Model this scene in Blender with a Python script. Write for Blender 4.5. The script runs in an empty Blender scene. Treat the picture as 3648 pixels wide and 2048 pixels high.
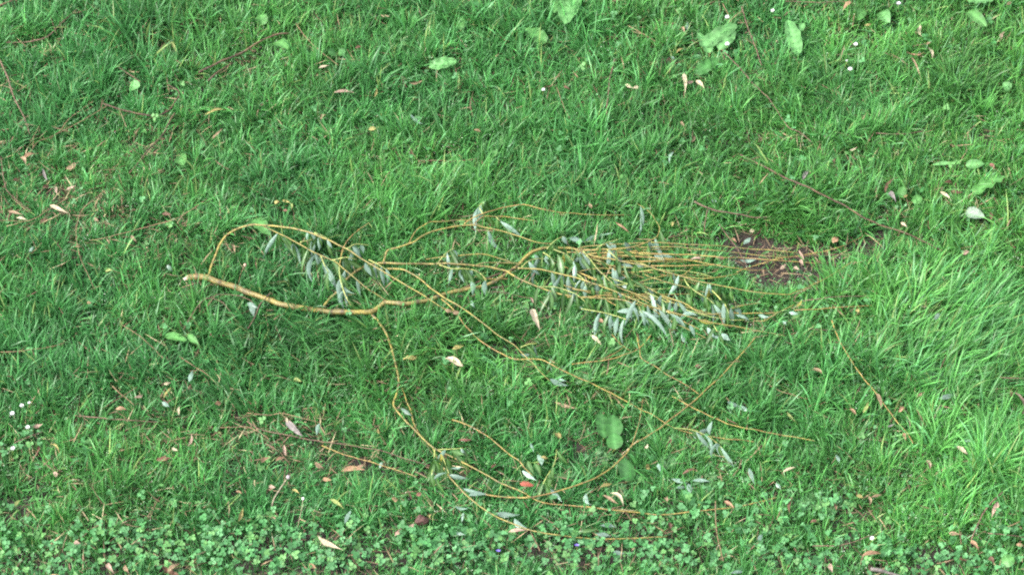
import bpy, math
import numpy as np
from math import radians, sin, cos, pi

rng = np.random.default_rng(7)
sc = bpy.context.scene
C = sc.collection

# ------------------------------------------------------------------ camera
PITCH = radians(45.0)          # looking down from an upper window
DIST = 12.0
VIEW_W = 3.40                  # metres of lawn across the middle of the picture
FOC = DIST * 36.0 / VIEW_W
CAM = np.array([0.0, -DIST * cos(PITCH), DIST * sin(PITCH)])
cd = bpy.data.cameras.new('camera')
cd.sensor_width = 36.0
cd.lens = FOC
cd.clip_start = 0.1
cd.clip_end = 2000.0
cam = bpy.data.objects.new('camera', cd)
C.objects.link(cam)
cam.location = CAM
cam.rotation_euler = (pi / 2 - PITCH, 0, 0)
sc.camera = cam

# ------------------------------------------------------------------ sky, sun, exposure
SUN_EL, SUN_AZ = radians(47), radians(-112)     # soft light from behind the viewer's left, through thin cloud
w = bpy.data.worlds.new('World')
sc.world = w
w.use_nodes = True
nt = w.node_tree
bg = nt.nodes['Background']
sky = nt.nodes.new('ShaderNodeTexSky')
sky.sky_type = 'NISHITA'
sky.sun_disc = False
sky.sun_elevation = SUN_EL
sky.sun_rotation = SUN_AZ
sky.dust_density = 3.0
hs = nt.nodes.new('ShaderNodeHueSaturation')
hs.inputs['Saturation'].default_value = 0.32    # overcast: paler than a clear sky
nt.links.new(sky.outputs[0], hs.inputs['Color'])
nt.links.new(hs.outputs[0], bg.inputs['Color'])
bg.inputs['Strength'].default_value = 0.15
sd = bpy.data.lights.new('sun', 'SUN')
sd.energy = 1.5
sd.angle = radians(13)
sd.color = (1.0, 0.96, 0.90)
sun = bpy.data.objects.new('sun', sd)
C.objects.link(sun)
sun.rotation_euler = (pi / 2 - SUN_EL, 0, pi - SUN_AZ)
vs = sc.view_settings
vs.view_transform = 'Standard'
vs.look = 'None'
vs.gamma = 1.0
vs.use_curve_mapping = False
vs.exposure = 1.78
sc.cycles.max_bounces = 7
sc.cycles.diffuse_bounces = 4
sc.cycles.glossy_bounces = 2
sc.cycles.transmission_bounces = 4
sc.cycles.use_denoising = False
sc.cycles.filter_width = 2.1

# ------------------------------------------------------------------ helpers: lawn survey coordinates
FPX = FOC / 36.0 * 3648.0
Rt = np.array([1.0, 0, 0])
Up = np.array([0, sin(PITCH), cos(PITCH)])
Fw = np.array([0, cos(PITCH), -sin(PITCH)])


def ray(px, py):
    d = Fw * FPX + Rt * (px - 1824.0) + Up * (1024.0 - py)
    return d / np.linalg.norm(d)


def at(px, py, z=0.0):
    d = ray(px, py)
    return CAM + d * ((z - CAM[2]) / d[2])


def at_y(px, py, y):
    d = ray(px, py)
    return CAM + d * ((y - CAM[1]) / d[1])


def survey(x, y):
    """ground point -> position on the survey sheet (u right, v towards the house)"""
    dx, dy, dz = x - CAM[0], y - CAM[1], -CAM[2]
    f = dy * Fw[1] + dz * Fw[2]
    return 1824.0 + FPX * dx / f, 1024.0 - FPX * (dy * Up[1] + dz * Up[2]) / f


_lat = rng.random((64, 64))


def noise(x, y, s, o=0.0):
    x = x / s + 17.3 + o
    y = y / s + 5.1 + o * 1.7
    i, j = np.floor(x).astype(int), np.floor(y).astype(int)
    fx, fy = x - i, y - j
    fx, fy = fx * fx * (3 - 2 * fx), fy * fy * (3 - 2 * fy)
    a, b = _lat[i % 64, j % 64], _lat[(i + 1) % 64, j % 64]
    c, d = _lat[i % 64, (j + 1) % 64], _lat[(i + 1) % 64, (j + 1) % 64]
    return (a * (1 - fx) + b * fx) * (1 - fy) + (c * (1 - fx) + d * fx) * fy


def G(x, y):
    return 0.035 * (noise(x, y, 0.9) - 0.5) + 0.012 * (noise(x, y, 0.25, 3.0) - 0.5)


def blobs(u, v, L):
    r = np.zeros_like(u, dtype=float)
    for b in L:
        r = r + b[4] * np.exp(-(((u - b[0]) / b[2]) ** 2 + ((v - b[1]) / b[3]) ** 2))
    return r


TALL = [(1050, 1230, 480, 170, 2.6), (1150, 960, 250, 80, 1.6), (1450, 690, 550, 120, 1.2),
        (3420, 1230, 230, 170, 3.6), (3600, 1780, 190, 260, 4.2), (3420, 290, 150, 110, 2.4), (600, 110, 350, 120, 1.6),
        (1720, 120, 420, 130, 1.8), (2810, 720, 190, 70, 3.2), (3150, 1060, 220, 70, 1.6),
        (1750, 1330, 350, 100, 1.8), (2250, 1370, 250, 60, 2.2), (3030, 1280, 220, 90, 1.8),
        (300, 790, 380, 190, -1.4), (1000, 1660, 560, 130, -1.3), (350, 1830, 380, 130, -1.4),
        (2480, 1690, 480, 150, -1.0), (1000, 2030, 900, 120, -1.6), (2300, 1990, 700, 110, -1.6), (3300, 2030, 400, 90, -1.4)]
SOIL = [(2770, 985, 135, 50), (2900, 950, 165, 52), (3050, 875, 75, 36), (2620, 855, 80, 40), (2700, 920, 130, 46), (2840, 900, 190, 30), (2490, 882, 60, 14), (3100, 850, 70, 22),
        (1290, 1662, 48, 16), (590, 2034, 40, 16), (1660, 1520, 30, 12), (3390, 680, 34, 15)]
CLOV = [(350, 2010, 560, 90, .9), (900, 1975, 420, 105, .9), (1350, 2040, 500, 60, .8), (2100, 1985, 560, 80, 1.0), (2850, 2030, 400, 50, .7),
        (2500, 1850, 230, 60, .6), (3250, 2010, 340, 60, .9), (3560, 2000, 200, 90, .9), (120, 1620, 160, 70, .6), (2980, 1870, 150, 60, .6)]


def height(x, y):          # grass height, metres
    u, v = survey(x, y)
    h = 5.5 + blobs(u, v, TALL) + 2.2 * (noise(x, y, 0.28, 9.0) - 0.5) + 2.8 * (noise(x, y, 0.085, 4.0) - 0.5)
    return np.clip(h, 2.8, 12.0) / 100.0


def soil(x, y):
    u, v = survey(x, y)
    r = np.zeros_like(u, dtype=float)
    for b in SOIL:
        q = ((u - b[0]) / b[2]) ** 2 + ((v - b[1]) / b[3]) ** 2 + 1.3 * (noise(x, y, 0.06, 2.0) - 0.5)
        r = np.maximum(r, np.clip(1.35 - q, 0, 1))
    return r


def clover(x, y):
    u, v = survey(x, y)
    return np.clip(blobs(u, v, CLOV), 0, 1)


def canopy(x, y):
    x, y = np.asarray(x, float), np.asarray(y, float)
    return G(x, y) + height(x, y) * 0.70 * (1 - 0.85 * soil(x, y)) + 0.004


def on_grass(px, py, off=0.0):
    z = 0.04
    for _ in range(5):
        p = at(px, py, z)
        z = float(canopy(p[0], p[1])) + off
    return at(px, py, z)


# ------------------------------------------------------------------ helpers: meshes and objects
WORLD = {}


def obj(name, verts, faces, mat, parent=None, origin=None, cols=None, smooth=True):
    verts = np.asarray(verts, float)
    if origin is None:
        origin = verts[0]
    origin = np.asarray(origin, float)
    me = bpy.data.meshes.new(name)
    me.from_pydata((verts - origin).tolist(), [], faces)
    if cols is not None:
        ca = me.color_attributes.new('Col', 'FLOAT_COLOR', 'POINT')
        cols = np.asarray(cols, np.float32)
        if cols.ndim == 1:
            cols = np.tile(cols, (len(verts), 1))
        al = cols[:, 3] if cols.shape[1] > 3 else np.ones(len(cols))
        ca.data.foreach_set('color', np.c_[cols[:, :3], al].astype(np.float32).ravel())
    if smooth:
        me.polygons.foreach_set('use_smooth', [True] * len(me.polygons))
    me.materials.append(mat)
    o = bpy.data.objects.new(name, me)
    C.objects.link(o)
    WORLD[o] = origin
    if parent is not None:
        o.parent = parent
        o.location = origin - WORLD[parent]
    else:
        o.location = origin
    return o


def thing(name, loc, label, cat, group=None):
    o = bpy.data.objects.new(name, None)
    o.empty_display_size = 0.02
    C.objects.link(o)
    o.location = loc
    WORLD[o] = np.asarray(loc, float)
    return tag(o, label, cat, group)


def tag(o, label, cat, group=None, kind=None):
    o['label'] = label
    if cat:
        o['category'] = cat
    if group:
        o['group'] = group
    if kind:
        o['kind'] = kind
    return o


def bulk(name, V, loops, starts, totals, cols, mat, kind, label):
    """one big mesh from numpy arrays"""
    me = bpy.data.meshes.new(name)
    me.vertices.add(len(V))
    me.vertices.foreach_set('co', V.astype(np.float32).ravel())
    me.loops.add(len(loops))
    me.loops.foreach_set('vertex_index', loops.astype(np.int32))
    me.polygons.add(len(starts))
    me.polygons.foreach_set('loop_start', starts.astype(np.int32))
    me.polygons.foreach_set('loop_total', totals.astype(np.int32))
    me.polygons.foreach_set('use_smooth', np.ones(len(starts), bool))
    ca = me.color_attributes.new('Col', 'FLOAT_COLOR', 'POINT')
    ca.data.foreach_set('color', np.c_[cols, np.ones(len(cols))].astype(np.float32).ravel())
    me.update(calc_edges=True)
    me.materials.append(mat)
    o = bpy.data.objects.new(name, me)
    C.objects.link(o)
    o['kind'] = kind
    o['label'] = label
    return o


# ------------------------------------------------------------------ materials
def leaf_material(name, rough=0.45, trans=0.3, back=None, spec=0.5, nscale=70.0, namp=0.35):
    m = bpy.data.materials.new(name)
    m.use_nodes = True
    t = m.node_tree
    L = t.links.new
    p = t.nodes['Principled BSDF']
    out = t.nodes['Material Output']
    a = t.nodes.new('ShaderNodeVertexColor')
    a.layer_name = 'Col'
    geo = t.nodes.new('ShaderNodeNewGeometry')
    nz = t.nodes.new('ShaderNodeTexNoise')
    nz.inputs['Scale'].default_value = nscale
    nz.inputs['Detail'].default_value = 3.0
    L(geo.outputs['Position'], nz.inputs['Vector'])
    mr = t.nodes.new('ShaderNodeMapRange')
    mr.inputs['From Min'].default_value = 0.3
    mr.inputs['From Max'].default_value = 0.7
    mr.inputs['To Min'].default_value = 1 - namp
    mr.inputs['To Max'].default_value = 1 + namp
    L(nz.outputs['Fac'], mr.inputs['Value'])
    col = a.outputs['Color']
    if back is not None:           # the underside of the leaf has its own colour
        mb = t.nodes.new('ShaderNodeMix')
        mb.data_type = 'RGBA'
        L(geo.outputs['Backfacing'], mb.inputs['Factor'])
        L(col, mb.inputs['A'])
        bm = t.nodes.new('ShaderNodeMix')
        bm.data_type = 'RGBA'
        bm.blend_type = 'MULTIPLY'
        bm.inputs['Factor'].default_value = 1.0
        bm.inputs['A'].default_value = (*back, 1)
        L(a.outputs['Alpha'], bm.inputs['B'])
        L(bm.outputs['Result'], mb.inputs['B'])
        col = mb.outputs['Result']
    mu = t.nodes.new('ShaderNodeMix')
    mu.data_type = 'RGBA'
    mu.blend_type = 'MULTIPLY'
    mu.inputs['Factor'].default_value = 1.0
    L(col, mu.inputs['A'])
    L(mr.outputs['Result'], mu.inputs['B'])
    col = mu.outputs['Result']
    L(col, p.inputs['Base Color'])
    p.inputs['Roughness'].default_value = rough
    p.inputs['Specular IOR Level'].default_value = spec
    if trans > 0:
        tr = t.nodes.new('ShaderNodeBsdfTranslucent')
        L(col, tr.inputs['Color'])
        mx = t.nodes.new('ShaderNodeMixShader')
        mx.inputs['Fac'].default_value = trans
        L(p.outputs[0], mx.inputs[1])
        L(tr.outputs[0], mx.inputs[2])
        L(mx.outputs[0], out.inputs['Surface'])
    return m


def bark_material(name, rough=0.55, bump=0.25):
    m = leaf_material(name, rough=rough, trans=0.0, nscale=160.0, namp=0.3, spec=0.4)
    t = m.node_tree
    n2 = t.nodes.new('ShaderNodeTexNoise')
    n2.inputs['Scale'].default_value = 420.0
    n2.inputs['Detail'].default_value = 4.0
    bp = t.nodes.new('ShaderNodeBump')
    bp.inputs['Strength'].default_value = bump
    bp.inputs['Distance'].default_value = 0.002
    t.links.new(n2.outputs['Fac'], bp.inputs['Height'])
    t.links.new(bp.outputs[0], t.nodes['Principled BSDF'].inputs['Normal'])
    return m


M_GRASS = leaf_material('grass_blade', rough=0.42, trans=0.42, namp=0.18, spec=0.5)
M_STRAW = leaf_material('dry_straw', rough=0.7, trans=0.15, spec=0.25)
M_COVER = leaf_material('clover_leaf', rough=0.6, trans=0.28, nscale=150.0, namp=0.2)
M_BROAD = leaf_material('broad_leaf', rough=0.5, trans=0.28, nscale=55.0, namp=0.22)
M_WILLOW = leaf_material('willow_leaf', rough=0.36, trans=0.25, back=(0.215, 0.325, 0.255), nscale=80.0, namp=0.22)
M_DRY = leaf_material('dry_leaf', rough=0.65, trans=0.15, nscale=120.0, namp=0.35, spec=0.3)
M_BARK = bark_material('willow_bark', 0.5, 0.2)
M_DEAD = bark_material('dead_twig_bark', 0.75, 0.4)
M_PETAL = leaf_material('daisy_petal', rough=0.5, trans=0.25, namp=0.04)

# soil
M_SOIL = bpy.data.materials.new('lawn_soil')
M_SOIL.use_nodes = True
_t = M_SOIL.node_tree
_p = _t.nodes['Principled BSDF']
_p.inputs['Roughness'].default_value = 0.9
_tc = _t.nodes.new('ShaderNodeNewGeometry')
_n1 = _t.nodes.new('ShaderNodeTexNoise')
_n1.inputs['Scale'].default_value = 45.0
_n1.inputs['Detail'].default_value = 8.0
_n1.inputs['Roughness'].default_value = 0.7
_t.links.new(_tc.outputs['Position'], _n1.inputs['Vector'])
_cr = _t.nodes.new('ShaderNodeValToRGB')
_cr.color_ramp.elements[0].position = 0.32
_cr.color_ramp.elements[0].color = (0.020, 0.015, 0.012, 1)
_cr.color_ramp.elements[1].position = 0.72
_cr.color_ramp.elements[1].color = (0.066, 0.050, 0.042, 1)
_t.links.new(_n1.outputs['Fac'], _cr.inputs['Fac'])
_sep = _t.nodes.new('ShaderNodeVectorMath')
_sep.operation = 'LENGTH'
_t.links.new(_tc.outputs['Position'], _sep.inputs[0])
_mr = _t.nodes.new('ShaderNodeMapRange')
_mr.inputs['From Min'].default_value = 2.3
_mr.inputs['From Max'].default_value = 3.0
_t.links.new(_sep.outputs['Value'], _mr.inputs['Value'])
_n2 = _t.nodes.new('ShaderNodeTexNoise')
_n2.inputs['Scale'].default_value = 12.0
_n2.inputs['Detail'].default_value = 10.0
_t.links.new(_tc.outputs['Position'], _n2.inputs['Vector'])
_cg = _t.nodes.new('ShaderNodeValToRGB')
_cg.color_ramp.elements[0].position = 0.35
_cg.color_ramp.elements[0].color = (0.02, 0.055, 0.015, 1)
_cg.color_ramp.elements[1].position = 0.7
_cg.color_ramp.elements[1].color = (0.06, 0.15, 0.04, 1)
_t.links.new(_n2.outputs['Fac'], _cg.inputs['Fac'])
_mx = _t.nodes.new('ShaderNodeMix')
_mx.data_type = 'RGBA'
_t.links.new(_mr.outputs['Result'], _mx.inputs['Factor'])
_t.links.new(_cr.outputs[0], _mx.inputs['A'])
_t.links.new(_cg.outputs[0], _mx.inputs['B'])
_t.links.new(_mx.outputs['Result'], _p.inputs['Base Color'])
_b = _t.nodes.new('ShaderNodeBump')
_b.inputs['Strength'].default_value = 0.8
_b.inputs['Distance'].default_value = 0.02
_t.links.new(_n1.outputs['Fac'], _b.inputs['Height'])
_t.links.new(_b.outputs[0], _p.inputs['Normal'])

# ------------------------------------------------------------------ ground sheet
fine = np.linspace(-2.6, 2.6, 175)
far = 2.6 * 1.35 ** np.arange(1, 19)
ax = np.concatenate([-far[::-1], fine, far])
gx, gy = np.meshgrid(ax, ax)
gz = G(gx, gy) * np.clip((6 - np.maximum(abs(gx), abs(gy))) / 2, 0, 1) - 0.006 * soil(gx, gy)
gz = gz + 0.006 * (rng.random(gx.shape) - 0.5) * (np.maximum(abs(gx), abs(gy)) < 2.5)
n = len(ax)
idx = np.arange(n * n).reshape(n, n)
q = np.stack([idx[:-1, :-1], idx[:-1, 1:], idx[1:, 1:], idx[1:, :-1]], -1).reshape(-1, 4)
V = np.stack([gx, gy, gz], -1).reshape(-1, 3)
g = bulk('ground', V, q.ravel(), np.arange(len(q)) * 4, np.full(len(q), 4), np.ones((len(V), 3)) * .05, M_SOIL,
         'structure', 'dark soil of the lawn under the grass')

# ------------------------------------------------------------------ branch data (survey sheet positions)
STEM = [(671, 988), (704, 986), (738, 989), (773, 1003), (832, 1019), (894, 1043), (946, 1060), (998, 1078), (1049, 1089),
        (1101, 1098), (1153, 1105), (1240, 1109), (1309, 1110), (1340, 1103), (1365, 1083), (1383, 1074), (1442, 1081),
        (1494, 1076), (1539, 1067), (1580, 1053), (1632, 1041), (1684, 1031), (1719, 1026), (1753, 1015), (1805, 984),
        (1822, 967), (1847, 950), (1874, 922), (1902, 903), (1936, 891), (1971, 887), (2025, 886), (2056, 891), (2087, 905),
        (2121, 919), (2163, 943), (2215, 974), (2249, 998), (2301, 1022), (2353, 1050), (2388, 1065), (2440, 1083), (2509, 1119),
        (2600, 1112)]
STEM_D = [(0, 20), (.1, 19), (.25, 17), (.36, 15.5), (.5, 13), (.62, 11), (.7, 8), (.8, 6), (1, 3.5)]
# side branches: points, start and end thickness, height over the grass at start / middle / end (cm), bark
Y, O, R_, GR, DK = 'yellow', 'orange', 'red', 'green', 'dark'
SIDE = [
    ([(743, 986), (752, 950), (769, 905), (783, 870), (807, 837), (849, 813), (894, 801), (928, 801), (980, 804), (1032, 811), (1084, 822),
      (1136, 841), (1170, 855), (1205, 874), (1240, 891), (1274, 912), (1290, 922), (1356, 960), (1394, 984), (1456, 1021), (1494, 1043),
      (1532, 1067), (1580, 1098), (1632, 1112)], 10, 4, (0, 8, 0), Y),
    ([(928, 801), (963, 817), (1008, 839), (1049, 860), (1101, 887), (1143, 908), (1188, 929), (1212, 948), (1246, 974), (1305, 1026),
      (1336, 1045), (1374, 1069)], 6, 4, (5.7, 6, 1), Y),
    ([(1153, 1091), (1174, 1064), (1202, 1040), (1233, 998), (1257, 977), (1291, 955), (1326, 943), (1373, 939), (1425, 941), (1511, 942),
      (1563, 943), (1598, 941), (1632, 944), (1684, 948), (1739, 953), (1770, 960), (1805, 967), (1824, 979), (1869, 1001), (1921, 1022),
      (1949, 1033), (1990, 1046), (2049, 1055), (2111, 1060), (2180, 1064), (2232, 1071), (2267, 1081), (2319, 1091), (2370, 1105),
      (2405, 1116), (2457, 1129), (2509, 1143), (2578, 1157), (2625, 1164), (2677, 1174), (2711, 1180), (2797, 1196)], 11, 3.5, (-.5, 3, 0), Y),
    ([(1684, 948), (1725, 937), (1788, 936), (1862, 938)], 5, 4, (3, 3, 2), Y),
    ([(1378, 957), (1425, 958), (1449, 965), (1494, 991), (1528, 1020), (1563, 1045), (1587, 1062), (1632, 1088), (1684, 1124), (1736, 1164),
      (1770, 1192), (1805, 1214), (1833, 1231), (1864, 1262), (1895, 1290), (1926, 1325), (1961, 1358)], 8, 3, (1, 4, 0), Y),
    ([(1573, 1065), (1604, 1091), (1629, 1119), (1653, 1154), (1674, 1176), (1698, 1204), (1732, 1230), (1781, 1259), (1833, 1280), (1918, 1282),
      (1956, 1297), (1990, 1314), (2059, 1347), (2094, 1363), (2146, 1390), (2184, 1408), (2232, 1432), (2284, 1461), (2319, 1477), (2370, 1508),
      (2402, 1524), (2447, 1537), (2473, 1543), (2584, 1562), (2639, 1566), (2688, 1573)], 5.5, 3.5, (1, .6, 0), O),
    ([(1366, 934), (1373, 912), (1381, 891), (1414, 882), (1456, 868), (1477, 861), (1497, 846), (1528, 830), (1566, 817), (1615, 806), (1656, 801),
      (1691, 801), (1732, 810), (1767, 817), (1812, 829), (1857, 844), (1902, 860), (1936, 867), (1971, 868)], 9, 4, (2, 4, 1), Y),
    ([(1459, 863), (1470, 841), (1487, 817), (1511, 803), (1535, 792), (1580, 789), (1632, 784), (1684, 787)], 5, 3.5, (3, 4, 3), Y),
    ([(1653, 799), (1677, 780), (1720, 760), (1757, 749), (1788, 740), (1822, 734), (1860, 730), (1891, 735), (1943, 747), (1999, 756), (2035, 760),
      (2101, 765), (2180, 766), (2249, 766)], 5.5, 2.5, (4, 4, -.5), O),
    ([(1689, 799), (1705, 782), (1726, 770), (1760, 771), (1805, 773), (1857, 780), (1909, 787)], 5, 3, (4, 3, 1), O),
    ([(1210, 943), (1216, 908), (1224, 880), (1238, 856), (1269, 825), (1304, 801), (1335, 784)], 5, 3, (2, 4, 1), O),
    ([(1518, 924), (1563, 917), (1615, 912), (1667, 910), (1719, 906), (1760, 915), (1795, 925), (1822, 934)], 4.5, 4, (1, 2, 2), Y),
    ([(1470, 1055), (1511, 1050), (1546, 1052), (1598, 1055), (1649, 1055), (1681, 1055), (1712, 1045), (1753, 1038), (1795, 1041), (1840, 1053),
      (1874, 1060), (1909, 1062)], 8, 4.5, (-1.2, -.5, -.5), DK),
    ([(1653, 1027), (1694, 1008), (1726, 995), (1760, 981), (1802, 967), (1833, 957)], 10, 9, (-1, 0, 1), DK),
    ([(1691, 984), (1736, 993), (1812, 993)], 5, 4, (0, 1, 0), O),
    ([(1750, 1026), (1781, 1021), (1822, 1022)], 7, 5, (0, 0, -.5), DK),
    ([(1845, 955), (1904, 957), (1938, 962), (1994, 976), (2049, 989), (2094, 1003), (2146, 1021), (2180, 1033), (2232, 1055), (2284, 1078),
      (2330, 1096), (2370, 1109), (2405, 1126), (2440, 1147), (2474, 1166)], 6, 3.5, (3, 4, 0), Y),
    ([(2021, 898), (2070, 901), (2128, 915), (2180, 922), (2232, 934), (2301, 946), (2353, 963), (2422, 981), (2491, 1003), (2573, 1020), (2642, 1034),
      (2694, 1043), (2746, 1048), (2808, 1050), (2836, 1041), (2884, 1020), (2936, 995), (2988, 963), (3040, 929)], 6.5, 3, (3, 4, .5), Y),
    ([(2050, 893), (2128, 889), (2180, 889), (2232, 884), (2267, 877), (2301, 867), (2329, 853), (2346, 839), (2351, 811), (2339, 787), (2312, 754),
      (2270, 725)], 6, 3, (3, 3, .5), Y),
    ([(2056, 893), (2128, 892), (2220, 884), (2301, 880), (2370, 879), (2422, 880), (2491, 887), (2561, 894), (2607, 898), (2694, 908), (2746, 913),
      (2798, 918), (2839, 913)], 5.5, 3, (3, 2.5, 1), Y),
    ([(2056, 886), (2090, 878), (2146, 874), (2249, 868), (2319, 865), (2388, 867), (2457, 870), (2526, 874), (2599, 880), (2642, 884), (2728, 889),
      (2798, 896), (2863, 903)], 5, 3, (3, 2.5, 1), Y),
    ([(2763, 922), (2791, 918), (2849, 910), (2919, 899), (2988, 880), (3040, 860), (3081, 839)], 4, 3, (1, 1.5, 1), O),
    ([(2087, 905), (2140, 901), (2249, 901), (2319, 903), (2422, 906), (2491, 908), (2573, 915), (2642, 919), (2711, 924), (2780, 929), (2849, 934),
      (2912, 938)], 5.5, 3.5, (3, 2.5, 1), O),
    ([(2121, 912), (2230, 912), (2353, 919), (2457, 927), (2526, 939), (2607, 953), (2677, 962), (2728, 962)], 5, 3, (2, 2, 1), O),
    ([(2625, 969), (2677, 950), (2728, 934), (2763, 922)], 4, 3, (1, 1.5, 1.5), O),
    ([(2798, 920), (2919, 908), (3033, 905)], 3.5, 3, (1, 1, .5), R_),
    ([(2390, 1005), (2420, 985), (2445, 970), (2468, 952)], 4, 3, (1, 3, 2), O),
    ([(2040, 1030), (2087, 1036), (2146, 1043), (2215, 1046), (2284, 1048), (2332, 1043)], 5, 3, (2, 2, 1.5), Y),
    ([(2020, 1058), (2101, 1059), (2163, 1053), (2232, 1057), (2291, 1053)], 5, 3.5, (2, 2, 1), O),
    ([(2094, 988), (2146, 1005), (2198, 1022), (2249, 1041), (2301, 1062), (2336, 1084), (2370, 1105), (2405, 1126), (2440, 1147), (2474, 1164),
      (2502, 1178)], 5, 3.5, (2, 2.5, 0), Y),
    ([(2320, 1098), (2370, 1131), (2405, 1152), (2440, 1166), (2474, 1183), (2512, 1202)], 4.5, 3, (1, 1, 0), Y),
    ([(2010, 950), (2059, 970), (2101, 986), (2150, 1003)], 7, 5, (1, 1.5, 1), O),
    ([(2111, 1050), (2153, 1064), (2198, 1088), (2267, 1109), (2330, 1120)], 5, 3, (1, 1, 0), O),
    ([(2560, 1112), (2639, 1116), (2711, 1115), (2756, 1114), (2800, 1104)], 4, 3, (1, 1, .5), O),
    ([(2683, 1142), (2722, 1143), (2746, 1129), (2780, 1109), (2830, 1085)], 4, 3, (.5, 1, 1), Y),
    ([(2600, 1100), (2645, 1088), (2690, 1081), (2711, 1078)], 4, 3, (1, 1, 1), Y),
    ([(1324, 1121), (1345, 1141), (1359, 1162), (1373, 1183), (1390, 1228), (1397, 1256), (1407, 1294), (1418, 1335), (1420, 1370), (1411, 1408),
      (1401, 1435), (1407, 1456), (1435, 1487), (1470, 1522), (1511, 1567), (1542, 1594), (1590, 1618), (1642, 1642), (1694, 1669), (1739, 1694),
      (1780, 1718), (1832, 1739), (1877, 1759)], 10, 5.5, (-.2, .9, .9), Y),
    ([(1421, 1363), (1439, 1401), (1449, 1432), (1463, 1463), (1473, 1508), (1494, 1545), (1515, 1572)], 5, 5, (-.5, -.2, 0), O),
    ([(1542, 1594), (1551, 1614), (1566, 1645), (1600, 1695), (1645, 1745), (1677, 1777), (1711, 1804), (1746, 1828), (1798, 1853), (1849, 1873),
      (1898, 1891), (1957, 1903), (2015, 1910), (2091, 1918), (2126, 1920), (2180, 1920), (2252, 1917), (2314, 1913), (2377, 1910)], 7, 4,
     (.5, 1, .3), Y),
    ([(1700, 1752), (1746, 1763), (1815, 1770), (1884, 1770), (1936, 1761), (1988, 1749), (2057, 1728), (2109, 1707), (2161, 1680), (2199, 1649),
      (2231, 1614), (2252, 1583), (2304, 1555), (2356, 1524), (2370, 1511), (2405, 1484), (2450, 1449), (2491, 1415), (2529, 1377), (2561, 1349),
      (2599, 1307), (2650, 1252), (2695, 1197)], 6.5, 4.5, (.6, 1.9, 1.7), O),
    ([(1877, 1763), (1929, 1787), (1988, 1796), (2040, 1801), (2109, 1806), (2169, 1813), (2238, 1820), (2294, 1827), (2349, 1832), (2411, 1828),
      (2480, 1822), (2567, 1813), (2653, 1799), (2722, 1783), (2767, 1771)], 5.5, 4, (.5, .8, .5), O),
    ([(2252, 1583), (2266, 1541), (2280, 1491), (2287, 1446), (2291, 1418)], 4, 3, (1, 1, 1), O),
]
SHOOTS = [   # young green spurs
    ([(1949, 887), (1966, 867), (1985, 852), (2011, 841)], 3), ([(1859, 951), (1880, 932), (1911, 922), (1952, 922)], 4),
    ([(1935, 900), (1959, 915), (1980, 943)], 4), ([(1973, 889), (2014, 905), (2039, 925), (2052, 948)], 4),
    ([(2077, 894), (2104, 925), (2128, 957), (2163, 991), (2184, 1012), (2192, 1036)], 4),
    ([(1921, 1022), (1973, 1022), (2014, 1033), (2059, 1052), (2087, 1078), (2104, 1095)], 3), ([(2125, 887), (2153, 868), (2204, 853)], 4),
    ([(2056, 977), (2077, 993), (2090, 1026)], 4), ([(2163, 891), (2191, 915), (2208, 932)], 4),
    ([(2298, 1040), (2329, 1053), (2360, 1067), (2377, 1081)], 3), ([(2436, 991), (2457, 1022), (2491, 1046), (2526, 1067), (2550, 1091)], 3),
    ([(2536, 1033), (2561, 1060), (2585, 1088), (2599, 1123)], 3), ([(1560, 939), (1573, 919), (1594, 898), (1622, 884)], 4),
    ([(1566, 944), (1608, 957), (1649, 957), (1691, 963), (1719, 981), (1732, 1001)], 4), ([(1314, 925), (1349, 943), (1380, 963)], 5),
    ([(1238, 884), (1269, 870), (1314, 874)], 6), ([(1184, 927), (1233, 917), (1271, 925)], 6), ([(1070, 863), (1115, 853)], 7),
    ([(1208, 950), (1212, 991), (1222, 1029), (1236, 1064), (1250, 1088)], 5), ([(1143, 912), (1157, 946), (1172, 972)], 6),
    ([(1119, 829), (1153, 842), (1184, 863)], 7.5), ([(1767, 773), (1791, 798)], 4), ([(1720, 760), (1708, 735), (1732, 714)], 4),
    ([(1573, 1614), (1587, 1652), (1600, 1687)], 1.5), ([(1549, 1600), (1546, 1640), (1538, 1690)], 1.5), ([(1562, 1600), (1607, 1599), (1652, 1595)], 1.5),
    ([(1922, 1759), (1939, 1714), (1974, 1652), (1984, 1600)], 1.5),
    ([(2402, 1524), (2457, 1529), (2491, 1539), (2526, 1556), (2561, 1584), (2580, 1606)], 1), ([(1855, 1237), (1883, 1226), (1914, 1223)], 2),
    ([(2070, 1100), (2132, 1110), (2180, 1121), (2232, 1138)], 1.5), ([(2543, 1159), (2557, 1183)], 1.5), ([(2270, 1080), (2285, 1110), (2296, 1128)], 1.5),
]
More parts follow.
